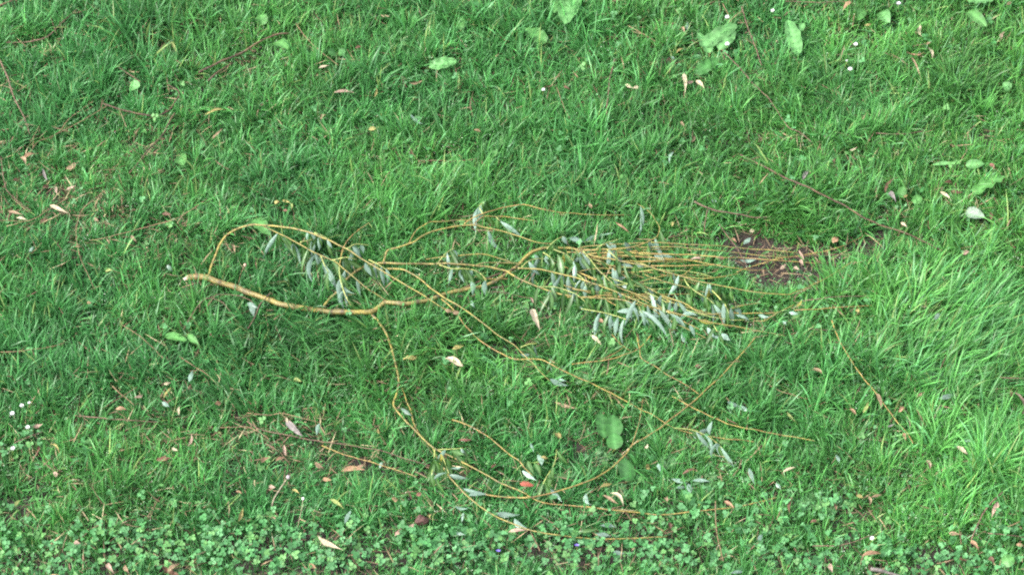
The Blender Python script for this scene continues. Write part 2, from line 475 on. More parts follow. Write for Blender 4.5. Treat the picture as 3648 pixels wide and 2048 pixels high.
# willow leaves: base, tip, width, s = silver underside up / g = green side up / y = yellowing, hanging or lying
S, Gn, Yl, H, F = 's', 'g', 'y', 1, 0
WLEAF = [
    (1042, 867, 1074, 957, 15, S, H), (1040, 870, 1052, 905, 12, S, H), (1046, 866, 1066, 930, 11, Gn, H), (1100, 820, 1122, 872, 13, S, H),
    (1122, 870, 1108, 922, 10, S, H), (1098, 822, 1096, 862, 10, S, H), (1145, 935, 1205, 1036, 24, S, H), (1205, 1000, 1225, 1100, 17, S, H),
    (1208, 1008, 1264, 1046, 12, S, H), (1229, 920, 1240, 985, 14, S, H), (1252, 922, 1246, 977, 13, S, H), (1284, 873, 1295, 905, 15, S, H),
    (1270, 998, 1284, 1057, 12, S, H), (1374, 956, 1379, 1015, 15, S, H), (1312, 939, 1343, 1026, 20, Gn, H), (1300, 935, 1325, 985, 18, S, H),
    (1155, 905, 1150, 945, 9, S, H), (1165, 855, 1184, 885, 12, S, H), (1135, 843, 1145, 885, 9, Gn, H), (1350, 945, 1360, 1000, 14, Gn, H),
    (1611, 891, 1632, 922, 14, S, H), (1646, 957, 1694, 1008, 15, Gn, H), (1640, 960, 1655, 1008, 12, S, H), (1677, 1001, 1684, 1057, 20, S, H),
    (1729, 998, 1732, 1057, 19, S, H), (1680, 1070, 1692, 1096, 12, S, F), (1730, 715, 1756, 768, 26, Gn, H), (1728, 716, 1697, 768, 22, Gn, H),
    (1736, 770, 1760, 818, 26, Gn, H), (1774, 780, 1776, 822, 18, Gn, H), (1739, 822, 1791, 894, 20, S, H), (1765, 820, 1800, 850, 14, Gn, H),
    (2004, 842, 2021, 870, 16, S, H), (1985, 905, 1994, 1019, 26, Gn, H), (2010, 905, 2006, 950, 14, Yl, H), (2028, 929, 2056, 981, 30, Gn, H),
    (2066, 912, 2094, 977, 17, S, H), (2050, 905, 2060, 950, 16, Gn, H), (2101, 929, 2115, 998, 18, Gn, H), (2128, 977, 2160, 1036, 22, Gn, H),
    (2025, 981, 2039, 1071, 23, S, H), (2056, 977, 2073, 1043, 22, Gn, H), (2080, 1001, 2083, 1053, 14, S, H), (1994, 1029, 2039, 1081, 22, Gn, H),
    (2049, 1053, 2063, 1091, 18, Gn, H), (1970, 1025, 1990, 1060, 14, Gn, H), (2028, 849, 2087, 866, 20, S, F), (2083, 860, 2190, 829, 15, S, F),
    (2170, 862, 2195, 890, 18, S, F), (2225, 863, 2260, 932, 20, S, H), (2208, 932, 2190, 960, 16, Gn, H), (2215, 943, 2263, 957, 18, S, F),
    (2260, 955, 2300, 948, 16, S, F), (2201, 1001, 2236, 984, 15, S, F), (2215, 1019, 2260, 1036, 17, S, F), (2312, 1057, 2339, 1081, 14, S, F),
    (2198, 1110, 2282, 1122, 20, S, F), (2272, 1120, 2362, 1128, 20, S, F), (2367, 1124, 2430, 1132, 17, S, F), (2425, 1130, 2488, 1126, 16, S, F),
    (2277, 1105, 2312, 1160, 18, S, F), (2063, 1091, 2122, 1109, 17, S, F), (2177, 1160, 2205, 1140, 12, S, F), (2491, 1143, 2543, 1154, 16, Yl, F),
    (2446, 1050, 2457, 1102, 22, Gn, H), (2526, 1019, 2533, 1060, 17, Yl, H), (2547, 1019, 2560, 1056, 17, Gn, H), (2512, 1053, 2526, 1112, 21, Gn, H),
    (2550, 1071, 2571, 1143, 27, Gn, H), (2498, 1060, 2510, 1090, 14, S, H), (2604, 1095, 2614, 1157, 17, S, H), (2614, 1102, 2642, 1126, 15, S, H),
    (2621, 1121, 2670, 1142, 15, S, F), (2604, 1036, 2614, 1080, 18, Gn, H), (2575, 1040, 2590, 1080, 16, Gn, H), (2519, 1166, 2547, 1204, 18, S, F),
    (2570, 1188, 2602, 1212, 22, S, F), (2429, 1180, 2450, 1221, 15, S, F), (2540, 1195, 2575, 1205, 14, S, F), (2673, 846, 2649, 872, 18, S, F),
    (2635, 925, 2697, 922, 20, S, F), (1853, 1262, 1897, 1259, 13, S, F), (1959, 1349, 2025, 1373, 20, S, F), (1990, 1350, 2018, 1358, 10, S, F),
    (1428, 1453, 1468, 1480, 13, S, F), (1545, 1707, 1597, 1683, 15, S, H), (1600, 1690, 1673, 1704, 17, S, H), (1604, 1668, 1645, 1660, 12, S, H),
    (1549, 1638, 1559, 1704, 24, Gn, H), (1594, 1631, 1621, 1676, 22, Gn, H), (1570, 1615, 1572, 1645, 13, Yl, H), (1607, 1604, 1655, 1620, 20, Gn, H),
    (1640, 1597, 1660, 1612, 12, S, H), (1535, 1690, 1545, 1740, 20, Gn, H), (1649, 1739, 1732, 1756, 13, S, F), (1670, 1763, 1735, 1763, 19, S, F),
    (1832, 1846, 1879, 1879, 21, S, F), (1763, 1828, 1852, 1832, 19, S, F), (1860, 1676, 1912, 1711, 15, S, F), (1891, 1573, 1901, 1609, 13, S, F),
    (1915, 1618, 1929, 1658, 21, S, F), (1950, 1700, 2057, 1694, 25, Gn, F), (1953, 1735, 2002, 1787, 19, S, F), (2088, 1756, 2102, 1797, 17, S, F),
    (1621, 1801, 1670, 1808, 13, S, F), (1651, 1825, 1645, 1860, 9, S, F), (1611, 1894, 1659, 1904, 12, S, F), (2136, 1870, 2192, 1877, 17, S, F),
    (2122, 1898, 2178, 1911, 17, S, F), (2060, 1895, 2130, 1880, 18, Gn, F), (2491, 1538, 2527, 1520, 15, S, F), (2468, 1545, 2496, 1556, 18, S, F),
    (2537, 1500, 2531, 1550, 15, S, F), (2560, 1576, 2603, 1583, 19, Gn, F), (1880, 1640, 1905, 1690, 20, Gn, F), (1905, 1650, 1925, 1700, 18, Gn, F),
    (2240, 1000, 2262, 1040, 14, Gn, H), (1905, 905, 1925, 945, 18, S, H), (1945, 910, 1962, 948, 16, S, H), (1895, 930, 1905, 985, 18, Gn, H),
    (2110, 1020, 2118, 1060, 14, Gn, H), (2330, 910, 2370, 925, 16, S, F), (2310, 930, 2350, 938, 14, Gn, F), (2400, 880, 2440, 872, 12, Gn, F),
    (2360, 905, 2400, 915, 14, S, F), (2460, 890, 2490, 880, 12, Gn, F), (2700, 1122, 2745, 1128, 12, S, F), (2810, 1112, 2848, 1120, 14, S, F),
    (2836, 1090, 2856, 1068, 11, Yl, F), (2790, 1140, 2800, 1158, 12, S, F),
]
LOOSE_W = [  # loose silvery willow leaves on the lawn
    (2390, 1704, 2449, 1721, 15, S), (2411, 1735, 2447, 1735, 11, S), (2466, 1711, 2529, 1714, 15, S), (2453, 1721, 2461, 1756, 18, S),
    (2590, 1430, 2640, 1448, 16, S), (2630, 1445, 2672, 1466, 15, S), (2667, 1666, 2688, 1725, 13, S), (2345, 1650, 2352, 1680, 14, S),
    (897, 1085, 905, 1128, 20, S), (880, 1080, 920, 1098, 17, S), (595, 944, 616, 969, 14, S), (103, 898, 120, 877, 12, S), (673, 1360, 687, 1318, 14, S),
    (1138, 1508, 1127, 1549, 17, S), (3345, 1420, 3409, 1406, 17, S), (3426, 1568, 3476, 1575, 12, S), (2980, 1617, 2991, 1649, 13, S),
    (2450, 78, 2447, 113, 12, S), (2387, 202, 2405, 212, 14, S), (577, 1431, 605, 1449, 14, S), (1461, 407, 1507, 442, 13, S), (2535, 712, 2555, 720, 14, S),
    (2400, 540, 2385, 585, 14, S), (3345, 1115, 3330, 1140, 16, S), (2600, 2040, 2650, 2035, 14, S), (2185, 1965, 2225, 1970, 14, S),
    (1227, 1864, 1253, 1811, 13, S), (2700, 1925, 2718, 1900, 14, S), (2765, 1718, 2782, 1742, 12, S), (1360, 1645, 1352, 1670, 10, S),
]
# separate twigs and sticks: points, thickness, bark, height offset (cm), label
TWIGS = [
    ([[(1611, 1494), (1649, 1506), (1684, 1520), (1712, 1536), (1739, 1553), (1770, 1577), (1795, 1598), (1815, 1614), (1849, 1638), (1870, 1666),
       (1898, 1694)]], 5, O, .4, 'orange-yellow twig lying diagonally just above the red leaf'),
    ([[(2035, 1297), (2111, 1288), (2180, 1280), (2232, 1262), (2267, 1245), (2294, 1224), (2319, 1193)], [(2149, 1278), (2191, 1256), (2222, 1235)],
      [(2180, 1192), (2215, 1228), (2249, 1252)]], 4.5, O, .6, 'forked orange twig lying below the leafy tangle of the branch'),
    ([[(2270, 1200), (2279, 1245), (2286, 1276), (2336, 1304), (2388, 1339), (2440, 1368), (2491, 1404)]], 4, O, .5,
     'bent yellow twig that turns sharply right of the forked orange twig'),
    ([[(2395, 1411), (2440, 1435), (2491, 1463), (2567, 1497), (2619, 1514), (2705, 1531), (2791, 1548), (2899, 1569)]], 4, O, .4,
     'thin yellow twig running right beneath the long curved branch tip'),
    ([[(2963, 1141), (2980, 1187), (3005, 1236), (3037, 1288), (3076, 1343), (3118, 1396), (3161, 1452), (3203, 1509), (3228, 1536), (3253, 1578)]], 4.5, O, .6,
     'long slender yellow twig slanting down through tall grass at right'),
    ([[(708, 258), (779, 223), (850, 191), (903, 163), (926, 149), (983, 124), (1029, 119)], [(740, 290), (775, 258), (830, 225)]], 10, DK, .3,
     'thick dark brown stick rising to the right in the upper left'),
    ([[(361, 368), (443, 393), (496, 407), (549, 412), (595, 400), (620, 372), (637, 329), (602, 304)]], 8, DK, .2,
     'hooked brown stick curving like a bow in the upper left'),
    ([[(0, 215), (28, 280), (53, 354), (85, 414), (106, 478)]], 7, R_, .5, 'reddish stick slanting down from the left edge'),
    ([[(-20, 30), (0, 21), (42, 4), (70, -12)]], 8, DK, .4, 'short brown stick end at the top left corner'),
    ([[(21, 152), (88, 150), (142, 142), (177, 124), (212, 88), (248, 57), (276, 32)]], 6, R_, -.1, 'bent reddish brown stick below the top left corner'),
    ([[(623, 404), (609, 425), (588, 467), (559, 503), (524, 540), (496, 576), (460, 618)]], 7, DK, -.1, 'broken dark stick leaning down from the hooked brown stick'),
    ([[(379, 379), (294, 432), (177, 492), (131, 510), (100, 560)]], 3.5, 'tan', .4, 'thin straw-coloured stalk below the hooked brown stick'),
    ([[(333, 361), (248, 421), (215, 465), (177, 496)]], 3.5, 'tan', .4, 'shorter dry stalk crossing above the thin straw-coloured stalk'),
    ([[(244, 703), (188, 739), (131, 774), (89, 786), (11, 785)]], 4, 'tan', .5, 'curved pale dry stalk beside cream leaves near left edge'),
    ([[(736, 710), (673, 753), (602, 788), (496, 816), (389, 845), (319, 857)]], 4, 'tan', .4, 'long tan stalk sloping left above the cut branch end'),
    ([[(375, 678), (319, 724), (290, 753), (273, 813), (273, 866), (294, 937), (333, 1022)]], 4, 'tan', .3, 'wavy tan stalk bending downward left of the cut branch end'),
    ([[(654, 1174), (680, 1126), (714, 1081), (756, 1057), (801, 1047), (849, 1052), (887, 1067), (904, 1083)],
      [(724, 1062), (766, 1067), (804, 1091), (842, 1140)]], 4, R_, 2, 'thin arching reddish twig just below the cut end of the branch'),
    ([[(963, 1043), (932, 1081), (911, 1123), (883, 1171)]], 5, R_, 1.5, 'short red twig leaning across the lower side of the main stem'),
    ([[(266, 1479), (354, 1488), (460, 1498), (566, 1504)]], 6, R_, .2, 'straight reddish stick lying flat in the lower left'),
    ([[(400, 1374), (439, 1410), (478, 1442)], [(489, 1378), (425, 1417), (354, 1463)]], 4, 'tan', .3, 'crossed pair of thin brown twig pieces in the lower left'),
    ([[(640, 1270), (719, 1321), (779, 1371), (804, 1389)]], 4, 'tan', .3, 'thin brown twig slanting down beside a lavender leaf'),
    ([[(880, 1500), (930, 1530), (1026, 1549), (1079, 1559), (1174, 1574), (1268, 1587), (1356, 1604), (1420, 1625), (1500, 1648), (1545, 1662)]], 4.5, R_, .4,
     'long thin reddish twig running right towards the lower fork'),
    ([[(1147, 1587), (1230, 1617), (1325, 1644), (1401, 1670), (1484, 1697)]], 4.5, O, .3, 'orange-brown twig parallel below the long thin reddish twig'),
    ([[(776, 1523), (870, 1521), (912, 1532), (958, 1564)]], 4.5, 'tan', .4, 'pale brown twig with a bend left of the white leaf'),
    ([[(880, 1470), (950, 1478), (1010, 1473), (1090, 1492), (1140, 1505)]], 4, 'tan', .2, 'fine dry stem above the white leaf'),
    ([[(2571, 177), (2621, 227), (2674, 283), (2736, 347), (2771, 393), (2807, 450), (2853, 474), (2895, 510)]], 5, R_, .3,
     'long thin brown stick slanting down from the upper right dock leaves'),
    ([[(2638, 552), (2736, 604), (2800, 638), (2871, 671), (2941, 705), (3002, 735), (3055, 767), (3111, 792), (3168, 813), (3228, 831), (3267, 848), (3317, 873),
       (3356, 894)]], 8, DK, .5, 'long brown stick slanting past the tall tuft above bare soil'),
    ([[(2473, 718), (2514, 737), (2566, 754), (2625, 765), (2694, 775), (2749, 772)], [(2521, 746), (2511, 794), (2509, 839)]], 7, R_, .8,
     'curved reddish stick with a hanging spur left of the tall tuft'),
    ([[(2562, 798), (2590, 839), (2625, 887), (2659, 943)]], 5, R_, 1.2, 'short pinkish stick crossing the yellow twigs at the bare soil'),
    ([[(2380, 848), (2400, 842), (2469, 842), (2545, 851)]], 4, DK, .6, 'thin grey-brown twig just above the parallel yellow twigs'),
    ([[(2192, 209), (2178, 266), (2169, 326), (2162, 389), (2164, 421)]], 6.5, R_, .5, 'upright reddish stick in the upper middle of the lawn'),
    ([[(2642, 25), (2663, 89), (2688, 159), (2713, 234)]], 5, R_, .6, 'reddish stick right of the large pale dock leaves'),
    ([[(2575, 14), (2603, 74)]], 4.5, 'tan', .8, 'short tan stalk piece behind the large pale dock leaves'),
    ([[(2796, 5), (2900, 9), (3012, 5)]], 4, R_, .5, 'thin reddish twig lying along the top edge'),
    ([[(3572, 1752), (3522, 1802), (3490, 1851), (3465, 1908), (3458, 1936)]], 6.5, R_, .8, 'brown stick leaning in the tall grass at the lower right'),
    ([[(2549, 1783), (2549, 1846), (2556, 1915), (2577, 1998)]], 4.5, 'tan', .6, 'upright thin tan stalk among round leaves at the bottom'),
    ([[(2895, 1943), (3005, 1940), (3090, 1911), (3136, 1901)]], 4, R_, .4, 'thin brown twig lying left of a white daisy at lower right'),
    ([[(3101, 2025), (3143, 2032), (3193, 2048), (3230, 2062)]], 16, 'grey', .3, 'thick grey piece of bark at the bottom edge'),
    ([[(2878, 1169), (2934, 1176), (2998, 1176)]], 3.5, R_, .4, 'lowest of three thin red twigs right of the leafy tangle'),
    ([[(2830, 1105), (2885, 1102), (2984, 1095), (3108, 1088)]], 4, O, .6, 'middle of three thin twigs right of the leafy tangle'),
    ([[(2860, 1072), (2888, 1068), (2984, 1059), (3083, 1054)]], 3.5, R_, .6, 'topmost of three thin red twigs right of the leafy tangle'),
    ([[(2736, 1369), (2789, 1396), (2878, 1421)]], 4, 'tan', .3, 'faint brown twig left of the long slender yellow twig'),
    ([[(3560, 1343), (3600, 1345), (3648, 1346), (3680, 1348)]], 5, R_, .8, 'red-orange twig end at the right edge'),
    ([[(1054, 85), (1089, 131), (1124, 166), (1167, 202), (1206, 234)]], 4, 'tan', .5, 'thin tan stalk right of the thick dark stick'),
    ([[(1983, 312), (2008, 382), (2029, 421)], [(2051, 386), (2100, 340), (2143, 304)]], 4, 'tan', .4, 'forked thin brown twig left of the upright reddish stick'),
    ([[(2238, 92), (2284, 120), (2337, 149)]], 4, 'tan', .4, 'short tan stalk left of the large pale dock leaves'),
    ([[(4, 558), (14, 647), (35, 689), (81, 731), (113, 753)]], 4, R_, .4, 'thin curved twig beside the left edge'),
    ([[(414, 234), (453, 262), (503, 294)]], 6, R_, .2, 'short brown twig beside a pale round leaf in the upper left'),
    ([[(0, 1254), (71, 1251), (170, 1238), (248, 1215)]], 4, 'tan', .4, 'yellowish dry stalk lying level near the left edge'),
    ([[(432, 1155), (506, 1201), (584, 1279)]], 4.5, 'tan', .4, 'yellowish stem leaning in the grass left of the main stem'),
    ([[(50, 1578), (106, 1554), (152, 1536)]], 4.5, R_, .4, 'short reddish twig above the lowest daisy at the left'),
    ([[(1490, 575), (1570, 572), (1640, 574), (1700, 566)]], 4, 'tan', .1, 'faint dry twig lying level in the grass above the branch'),
    ([[(3120, 475), (3200, 478), (3290, 468)]], 4.5, R_, .2, 'thin red twig lying level in the right upper lawn'),
    ([[(3590, 1875), (3648, 1850)]], 4.5, 'tan', .3, 'dry stalk end at the lower right edge'),
    ([[(3520, 1898), (3580, 1905), (3648, 1912)]], 4.5, R_, .3, 'reddish twig lying level at the lower right edge'),
]
# fallen leaves: base, tip, width, colour
LV = {'tan': (.28, .195, .12), 'cream': (.47, .39, .27), 'brown': (.12, .065, .042), 'orange': (.29, .175, .105), 'yellow': (.30, .255, .095),
      'red': (.18, .080, .060), 'pink': (.34, .235, .18), 'grey': (.21, .185, .175), 'lime': (.23, .27, .09)}
DRY = [
    (595, 142, 637, 198, 11, 'lime'), (729, 411, 807, 393, 8, 'yellow'), (754, 496, 793, 457, 7, 'tan'), (1135, 244, 1172, 234, 12, 'cream'),
    (1355, 55, 1390, 60, 8, 'tan'), (1266, 174, 1291, 166, 11, 'brown'), (1188, 331, 1266, 333, 10, 'pink'), (1312, 462, 1351, 457, 14, 'yellow'),
    (1333, 347, 1339, 308, 9, 'yellow'), (1687, 464, 1716, 474, 12, 'orange'), (1457, 294, 1514, 283, 9, 'tan'), (1140, 425, 1163, 411, 11, 'tan'),
    (2433, 262, 2440, 333, 14, 'cream'), (2479, 287, 2511, 319, 15, 'cream'), (2447, 297, 2472, 290, 12, 'pink'), (2228, 301, 2255, 316, 12, 'cream'),
    (2281, 312, 2250, 318, 11, 'cream'), (2008, 294, 2036, 322, 10, 'brown'), (2408, 191, 2444, 177, 9, 'yellow'), (2426, 432, 2440, 457, 10, 'tan'),
    (2461, 506, 2475, 485, 9, 'tan'), (2433, 96, 2440, 124, 12, 'tan'), (3030, 4, 3001, 39, 17, 'orange'), (2945, 53, 2955, 74, 10, 'yellow'),
    (3080, 92, 3105, 86, 9, 'yellow'), (3278, 85, 3288, 131, 13, 'cream'), (3302, 170, 3320, 212, 15, 'cream'), (3299, 160, 3322, 150, 10, 'tan'),
    (3228, 184, 3292, 186, 11, 'orange'), (3246, 205, 3285, 294, 6, 'tan'), (3568, 142, 3586, 110, 13, 'pink'), (3586, 18, 3603, 4, 11, 'tan'),
    (3154, 689, 3207, 629, 11, 'brown'), (3171, 682, 3193, 721, 16, 'grey'), (3349, 682, 3391, 717, 10, 'cream'), (3363, 650, 3395, 661, 14, 'brown'),
    (3388, 682, 3430, 686, 14, 'brown'), (3526, 583, 3540, 608, 13, 'red'), (2956, 569, 2966, 597, 10, 'tan'), (2968, 866, 2985, 846, 20, 'orange'),
    (3027, 536, 3055, 523, 8, 'cream'), (3426, 901, 3458, 898, 16, 'pink'), (3210, 792, 3231, 809, 10, 'cream'), (3529, 756, 3529, 788, 12, 'brown'),
    (2860, 643, 2885, 604, 14, 'grey'), (3222, 706, 3234, 694, 10, 'yellow'), (3122, 1399, 3140, 1456, 12, 'tan'), (3076, 1470, 3093, 1424, 17, 'lime'),
    (2888, 1314, 2938, 1339, 11, 'tan'), (3200, 1466, 3225, 1449, 13, 'orange'), (3228, 1481, 3239, 1523, 9, 'pink'), (3162, 1520, 3190, 1506, 12, 'grey'),
    (3267, 1410, 3285, 1396, 10, 'tan'), (3614, 1396, 3642, 1477, 22, 'pink'), (3598, 1388, 3604, 1424, 10, 'brown'), (2803, 1466, 2842, 1509, 10, 'lime'),
    (3026, 1456, 3051, 1477, 11, 'orange'), (3050, 1100, 3060, 1116, 13, 'yellow'), (3409, 1589, 3448, 1617, 16, 'cream'), (3299, 1639, 3310, 1674, 12, 'pink'),
    (3554, 1784, 3532, 1844, 15, 'pink'), (3069, 1982, 3140, 1971, 15, 'orange'), (2955, 2007, 2966, 2039, 15, 'pink'), (3051, 1763, 3079, 1773, 11, 'yellow'),
    (3094, 1766, 3097, 1798, 11, 'tan'), (3104, 1770, 3143, 1759, 9, 'tan'), (2824, 1763, 2814, 1830, 10, 'brown'), (3458, 1925, 3490, 1968, 12, 'orange'),
    (3416, 1993, 3458, 2007, 24, 'brown'), (2789, 1681, 2835, 1663, 9, 'cream'), (2974, 1791, 2980, 1816, 12, 'orange'), (3221, 1540, 3228, 1568, 11, 'orange'),
    (3526, 1982, 3540, 2010, 16, 'brown'), (3380, 1897, 3426, 1904, 14, 'tan'), (2888, 1862, 2912, 1850, 12, 'brown'), (3620, 1940, 3648, 1944, 14, 'orange'),
    (81, 567, 131, 551, 14, 'orange'), (71, 562, 92, 590, 14, 'tan'), (237, 604, 262, 579, 15, 'tan'), (262, 578, 262, 604, 9, 'tan'), (46, 643, 74, 632, 14, 'brown'),
    (152, 600, 170, 643, 10, 'grey'), (150, 668, 176, 664, 14, 'brown'), (234, 678, 269, 661, 10, 'pink'), (177, 731, 244, 760, 14, 'cream'), (28, 753, 81, 765, 13, 'tan'),
    (57, 777, 96, 783, 12, 'cream'), (467, 838, 492, 866, 12, 'tan'), (577, 763, 612, 765, 11, 'brown'), (140, 800, 172, 776, 12, 'brown'), (375, 965, 404, 965, 9, 'lime'),
    (336, 776, 352, 790, 11, 'tan'), (200, 665, 203, 690, 10, 'pink'), (977, 720, 1003, 722, 16, 'yellow'), (1005, 714, 1033, 722, 9, 'yellow'), (1033, 722, 1039, 748, 10, 'lime'),
    (1008, 751, 1029, 756, 11, 'red'), (1435, 1283, 1487, 1269, 18, 'yellow'), (1584, 1278, 1650, 1304, 24, 'cream'), (1898, 1100, 1923, 1174, 24, 'cream'),
    (1611, 1245, 1653, 1231, 13, 'yellow'), (1584, 1103, 1612, 1112, 12, 'tan'), (1612, 1114, 1642, 1117, 13, 'tan'), (1346, 1527, 1353, 1547, 8, 'yellow'),
    (1632, 1567, 1684, 1565, 10, 'red'), (1974, 1543, 1999, 1560, 20, 'yellow'), (2101, 1193, 2142, 1228, 13, 'cream'), (1976, 1432, 2056, 1453, 11, 'tan'),
    (2132, 1135, 2156, 1152, 13, 'orange'), (2474, 1304, 2502, 1311, 13, 'brown'), (1811, 1894, 1877, 1887, 12, 'pink'), (2140, 1735, 2181, 1721, 13, 'yellow'),
    (2173, 1756, 2221, 1804, 13, 'cream'), (2145, 1763, 2204, 1794, 12, 'tan'), (1407, 1908, 1428, 1877, 12, 'pink'), (1454, 1880, 1476, 1860, 10, 'pink'),
    (1521, 1836, 1532, 1846, 13, 'yellow'), (1400, 1777, 1418, 1781, 14, 'orange'), (1925, 1628, 1953, 1631, 10, 'yellow'), (1749, 1666, 1770, 1649, 11, 'brown'),
    (1483, 1765, 1502, 1754, 12, 'red'), (2580, 1783, 2615, 1808, 14, 'orange'), (2299, 1588, 2308, 1596, 15, 'cream'), (2300, 1668, 2312, 1660, 18, 'yellow'),
    (2384, 1560, 2392, 1584, 12, 'brown'), (2430, 1690, 2484, 1673, 12, 'brown'), (2375, 1770, 2378, 1790, 12, 'tan'), (2380, 1860, 2390, 1884, 14, 'brown'),
    (1132, 1904, 1223, 1958, 17, 'cream'), (848, 1856, 867, 1807, 12, 'yellow'), (1121, 1644, 1158, 1667, 15, 'tan'), (1018, 1500, 1079, 1553, 20, 'grey'),
    (1215, 1678, 1302, 1674, 16, 'orange'), (1261, 1668, 1306, 1648, 10, 'tan'), (1150, 1704, 1182, 1708, 13, 'orange'), (840, 1750, 863, 1758, 12, 'orange'),
    (957, 1731, 981, 1735, 13, 'pink'), (968, 1840, 984, 1856, 15, 'tan'), (1177, 1777, 1227, 1814, 11, 'lime'), (1038, 1744, 1068, 1758, 8, 'yellow'),
    (1102, 2005, 1128, 2023, 14, 'orange'), (930, 1648, 965, 1628, 12, 'orange'), (1012, 1583, 1020, 1625, 11, 'pink'), (982, 1640, 1020, 1632, 12, 'orange'),
    (1396, 1772, 1418, 1781, 11, 'orange'), (556, 1637, 612, 1632, 14, 'red'), (669, 1589, 680, 1543, 10, 'pink'), (612, 1593, 634, 1603, 10, 'cream'),
    (182, 1582, 211, 1616, 7, 'yellow'), (138, 1586, 131, 1621, 9, 'red'), (262, 1932, 287, 1932, 15, 'pink'), (382, 2007, 407, 2042, 15, 'pink'), (446, 2010, 460, 2042, 14, 'tan'),
    (574, 2014, 637, 2046, 18, 'brown'), (600, 2040, 632, 2006, 14, 'tan'), (432, 1865, 478, 1867, 11, 'pink'), (53, 1801, 74, 1780, 10, 'lime'), (190, 1680, 198, 1700, 13, 'pink'),
    (584, 1417, 609, 1378, 10, 'yellow'), (583, 1366, 609, 1362, 11, 'cream'), (474, 1417, 510, 1403, 12, 'pink'), (411, 1458, 453, 1461, 11, 'orange'),
    (637, 1478, 645, 1444, 8, 'cream'), (117, 1520, 152, 1509, 12, 'pink'), (765, 1436, 790, 1434, 14, 'orange'), (1049, 1346, 1077, 1358, 17, 'lime'),
    (1020, 1488, 1026, 1506, 9, 'cream'), (310, 1080, 326, 1078, 11, 'orange'), (2849, 925, 2862, 945, 11, 'pink'), (2846, 890, 2862, 938, 8, 'pink'), (2710, 955, 2722, 980, 10, 'tan'),
    (2780, 960, 2800, 940, 12, 'pink'), (2826, 952, 2848, 962, 10, 'pink'), (2600, 846, 2625, 862, 14, 'orange'), (2460, 925, 2502, 918, 13, 'pink'), (2880, 985, 2895, 976, 9, 'cream'),
    (2560, 915, 2580, 925, 12, 'brown'), (2660, 770, 2690, 818, 0, 'x'), (2670, 826, 2690, 818, 13, 'cream'), (2770, 800, 2792, 796, 9, 'brown'), (1830, 720, 1812, 710, 0, 'x'),
    (2095, 728, 2110, 742, 11, 'tan'), (2190, 790, 2250, 840, 7, 'orange'), (1888, 1060, 1900, 1080, 10, 'pink'), (2393, 808, 2402, 790, 9, 'yellow'), (820, 870, 838, 905, 10, 'tan'),
]
DRY = [d for d in DRY if d[5] != 'x']

# ------------------------------------------------------------------ tubes (stems, twigs)
BARK = {'yellow': ((.29, .235, .058), (.21, .175, .060)), 'orange': ((.33, .245, .066), (.29, .185, .070)), 'red': ((.115, .066, .048), (.17, .105, .072)),
        'green': ((.30, .38, .12), (.36, .38, .11)), 'dark': ((.070, .040, .030), (.13, .080, .045)), 'tan': ((.22, .145, .08), (.17, .11, .06)),
        'grey': ((.12, .105, .10), (.17, .145, .13)), 'cream': ((.36, .31, .22), (.30, .25, .17))}
MPP = VIEW_W / 3648.0


def smooth_path(P, step):
    P = np.asarray(P, float)
    Q = np.vstack([2 * P[0] - P[1], P, 2 * P[-1] - P[-2]])
    out = []
    for i in range(1, len(Q) - 2):
        n = max(2, int(np.linalg.norm(Q[i + 1] - Q[i]) / step))
        t = np.linspace(0, 1, n, endpoint=False)[:, None]
        a, b, c, d = Q[i - 1], Q[i], Q[i + 1], Q[i + 2]
        out.append(.5 * (2 * b + (c - a) * t + (2 * a - 5 * b + 4 * c - d) * t ** 2 + (3 * b - a - 3 * c + d) * t ** 3))
    out.append(Q[-2][None])
    return np.vstack(out)


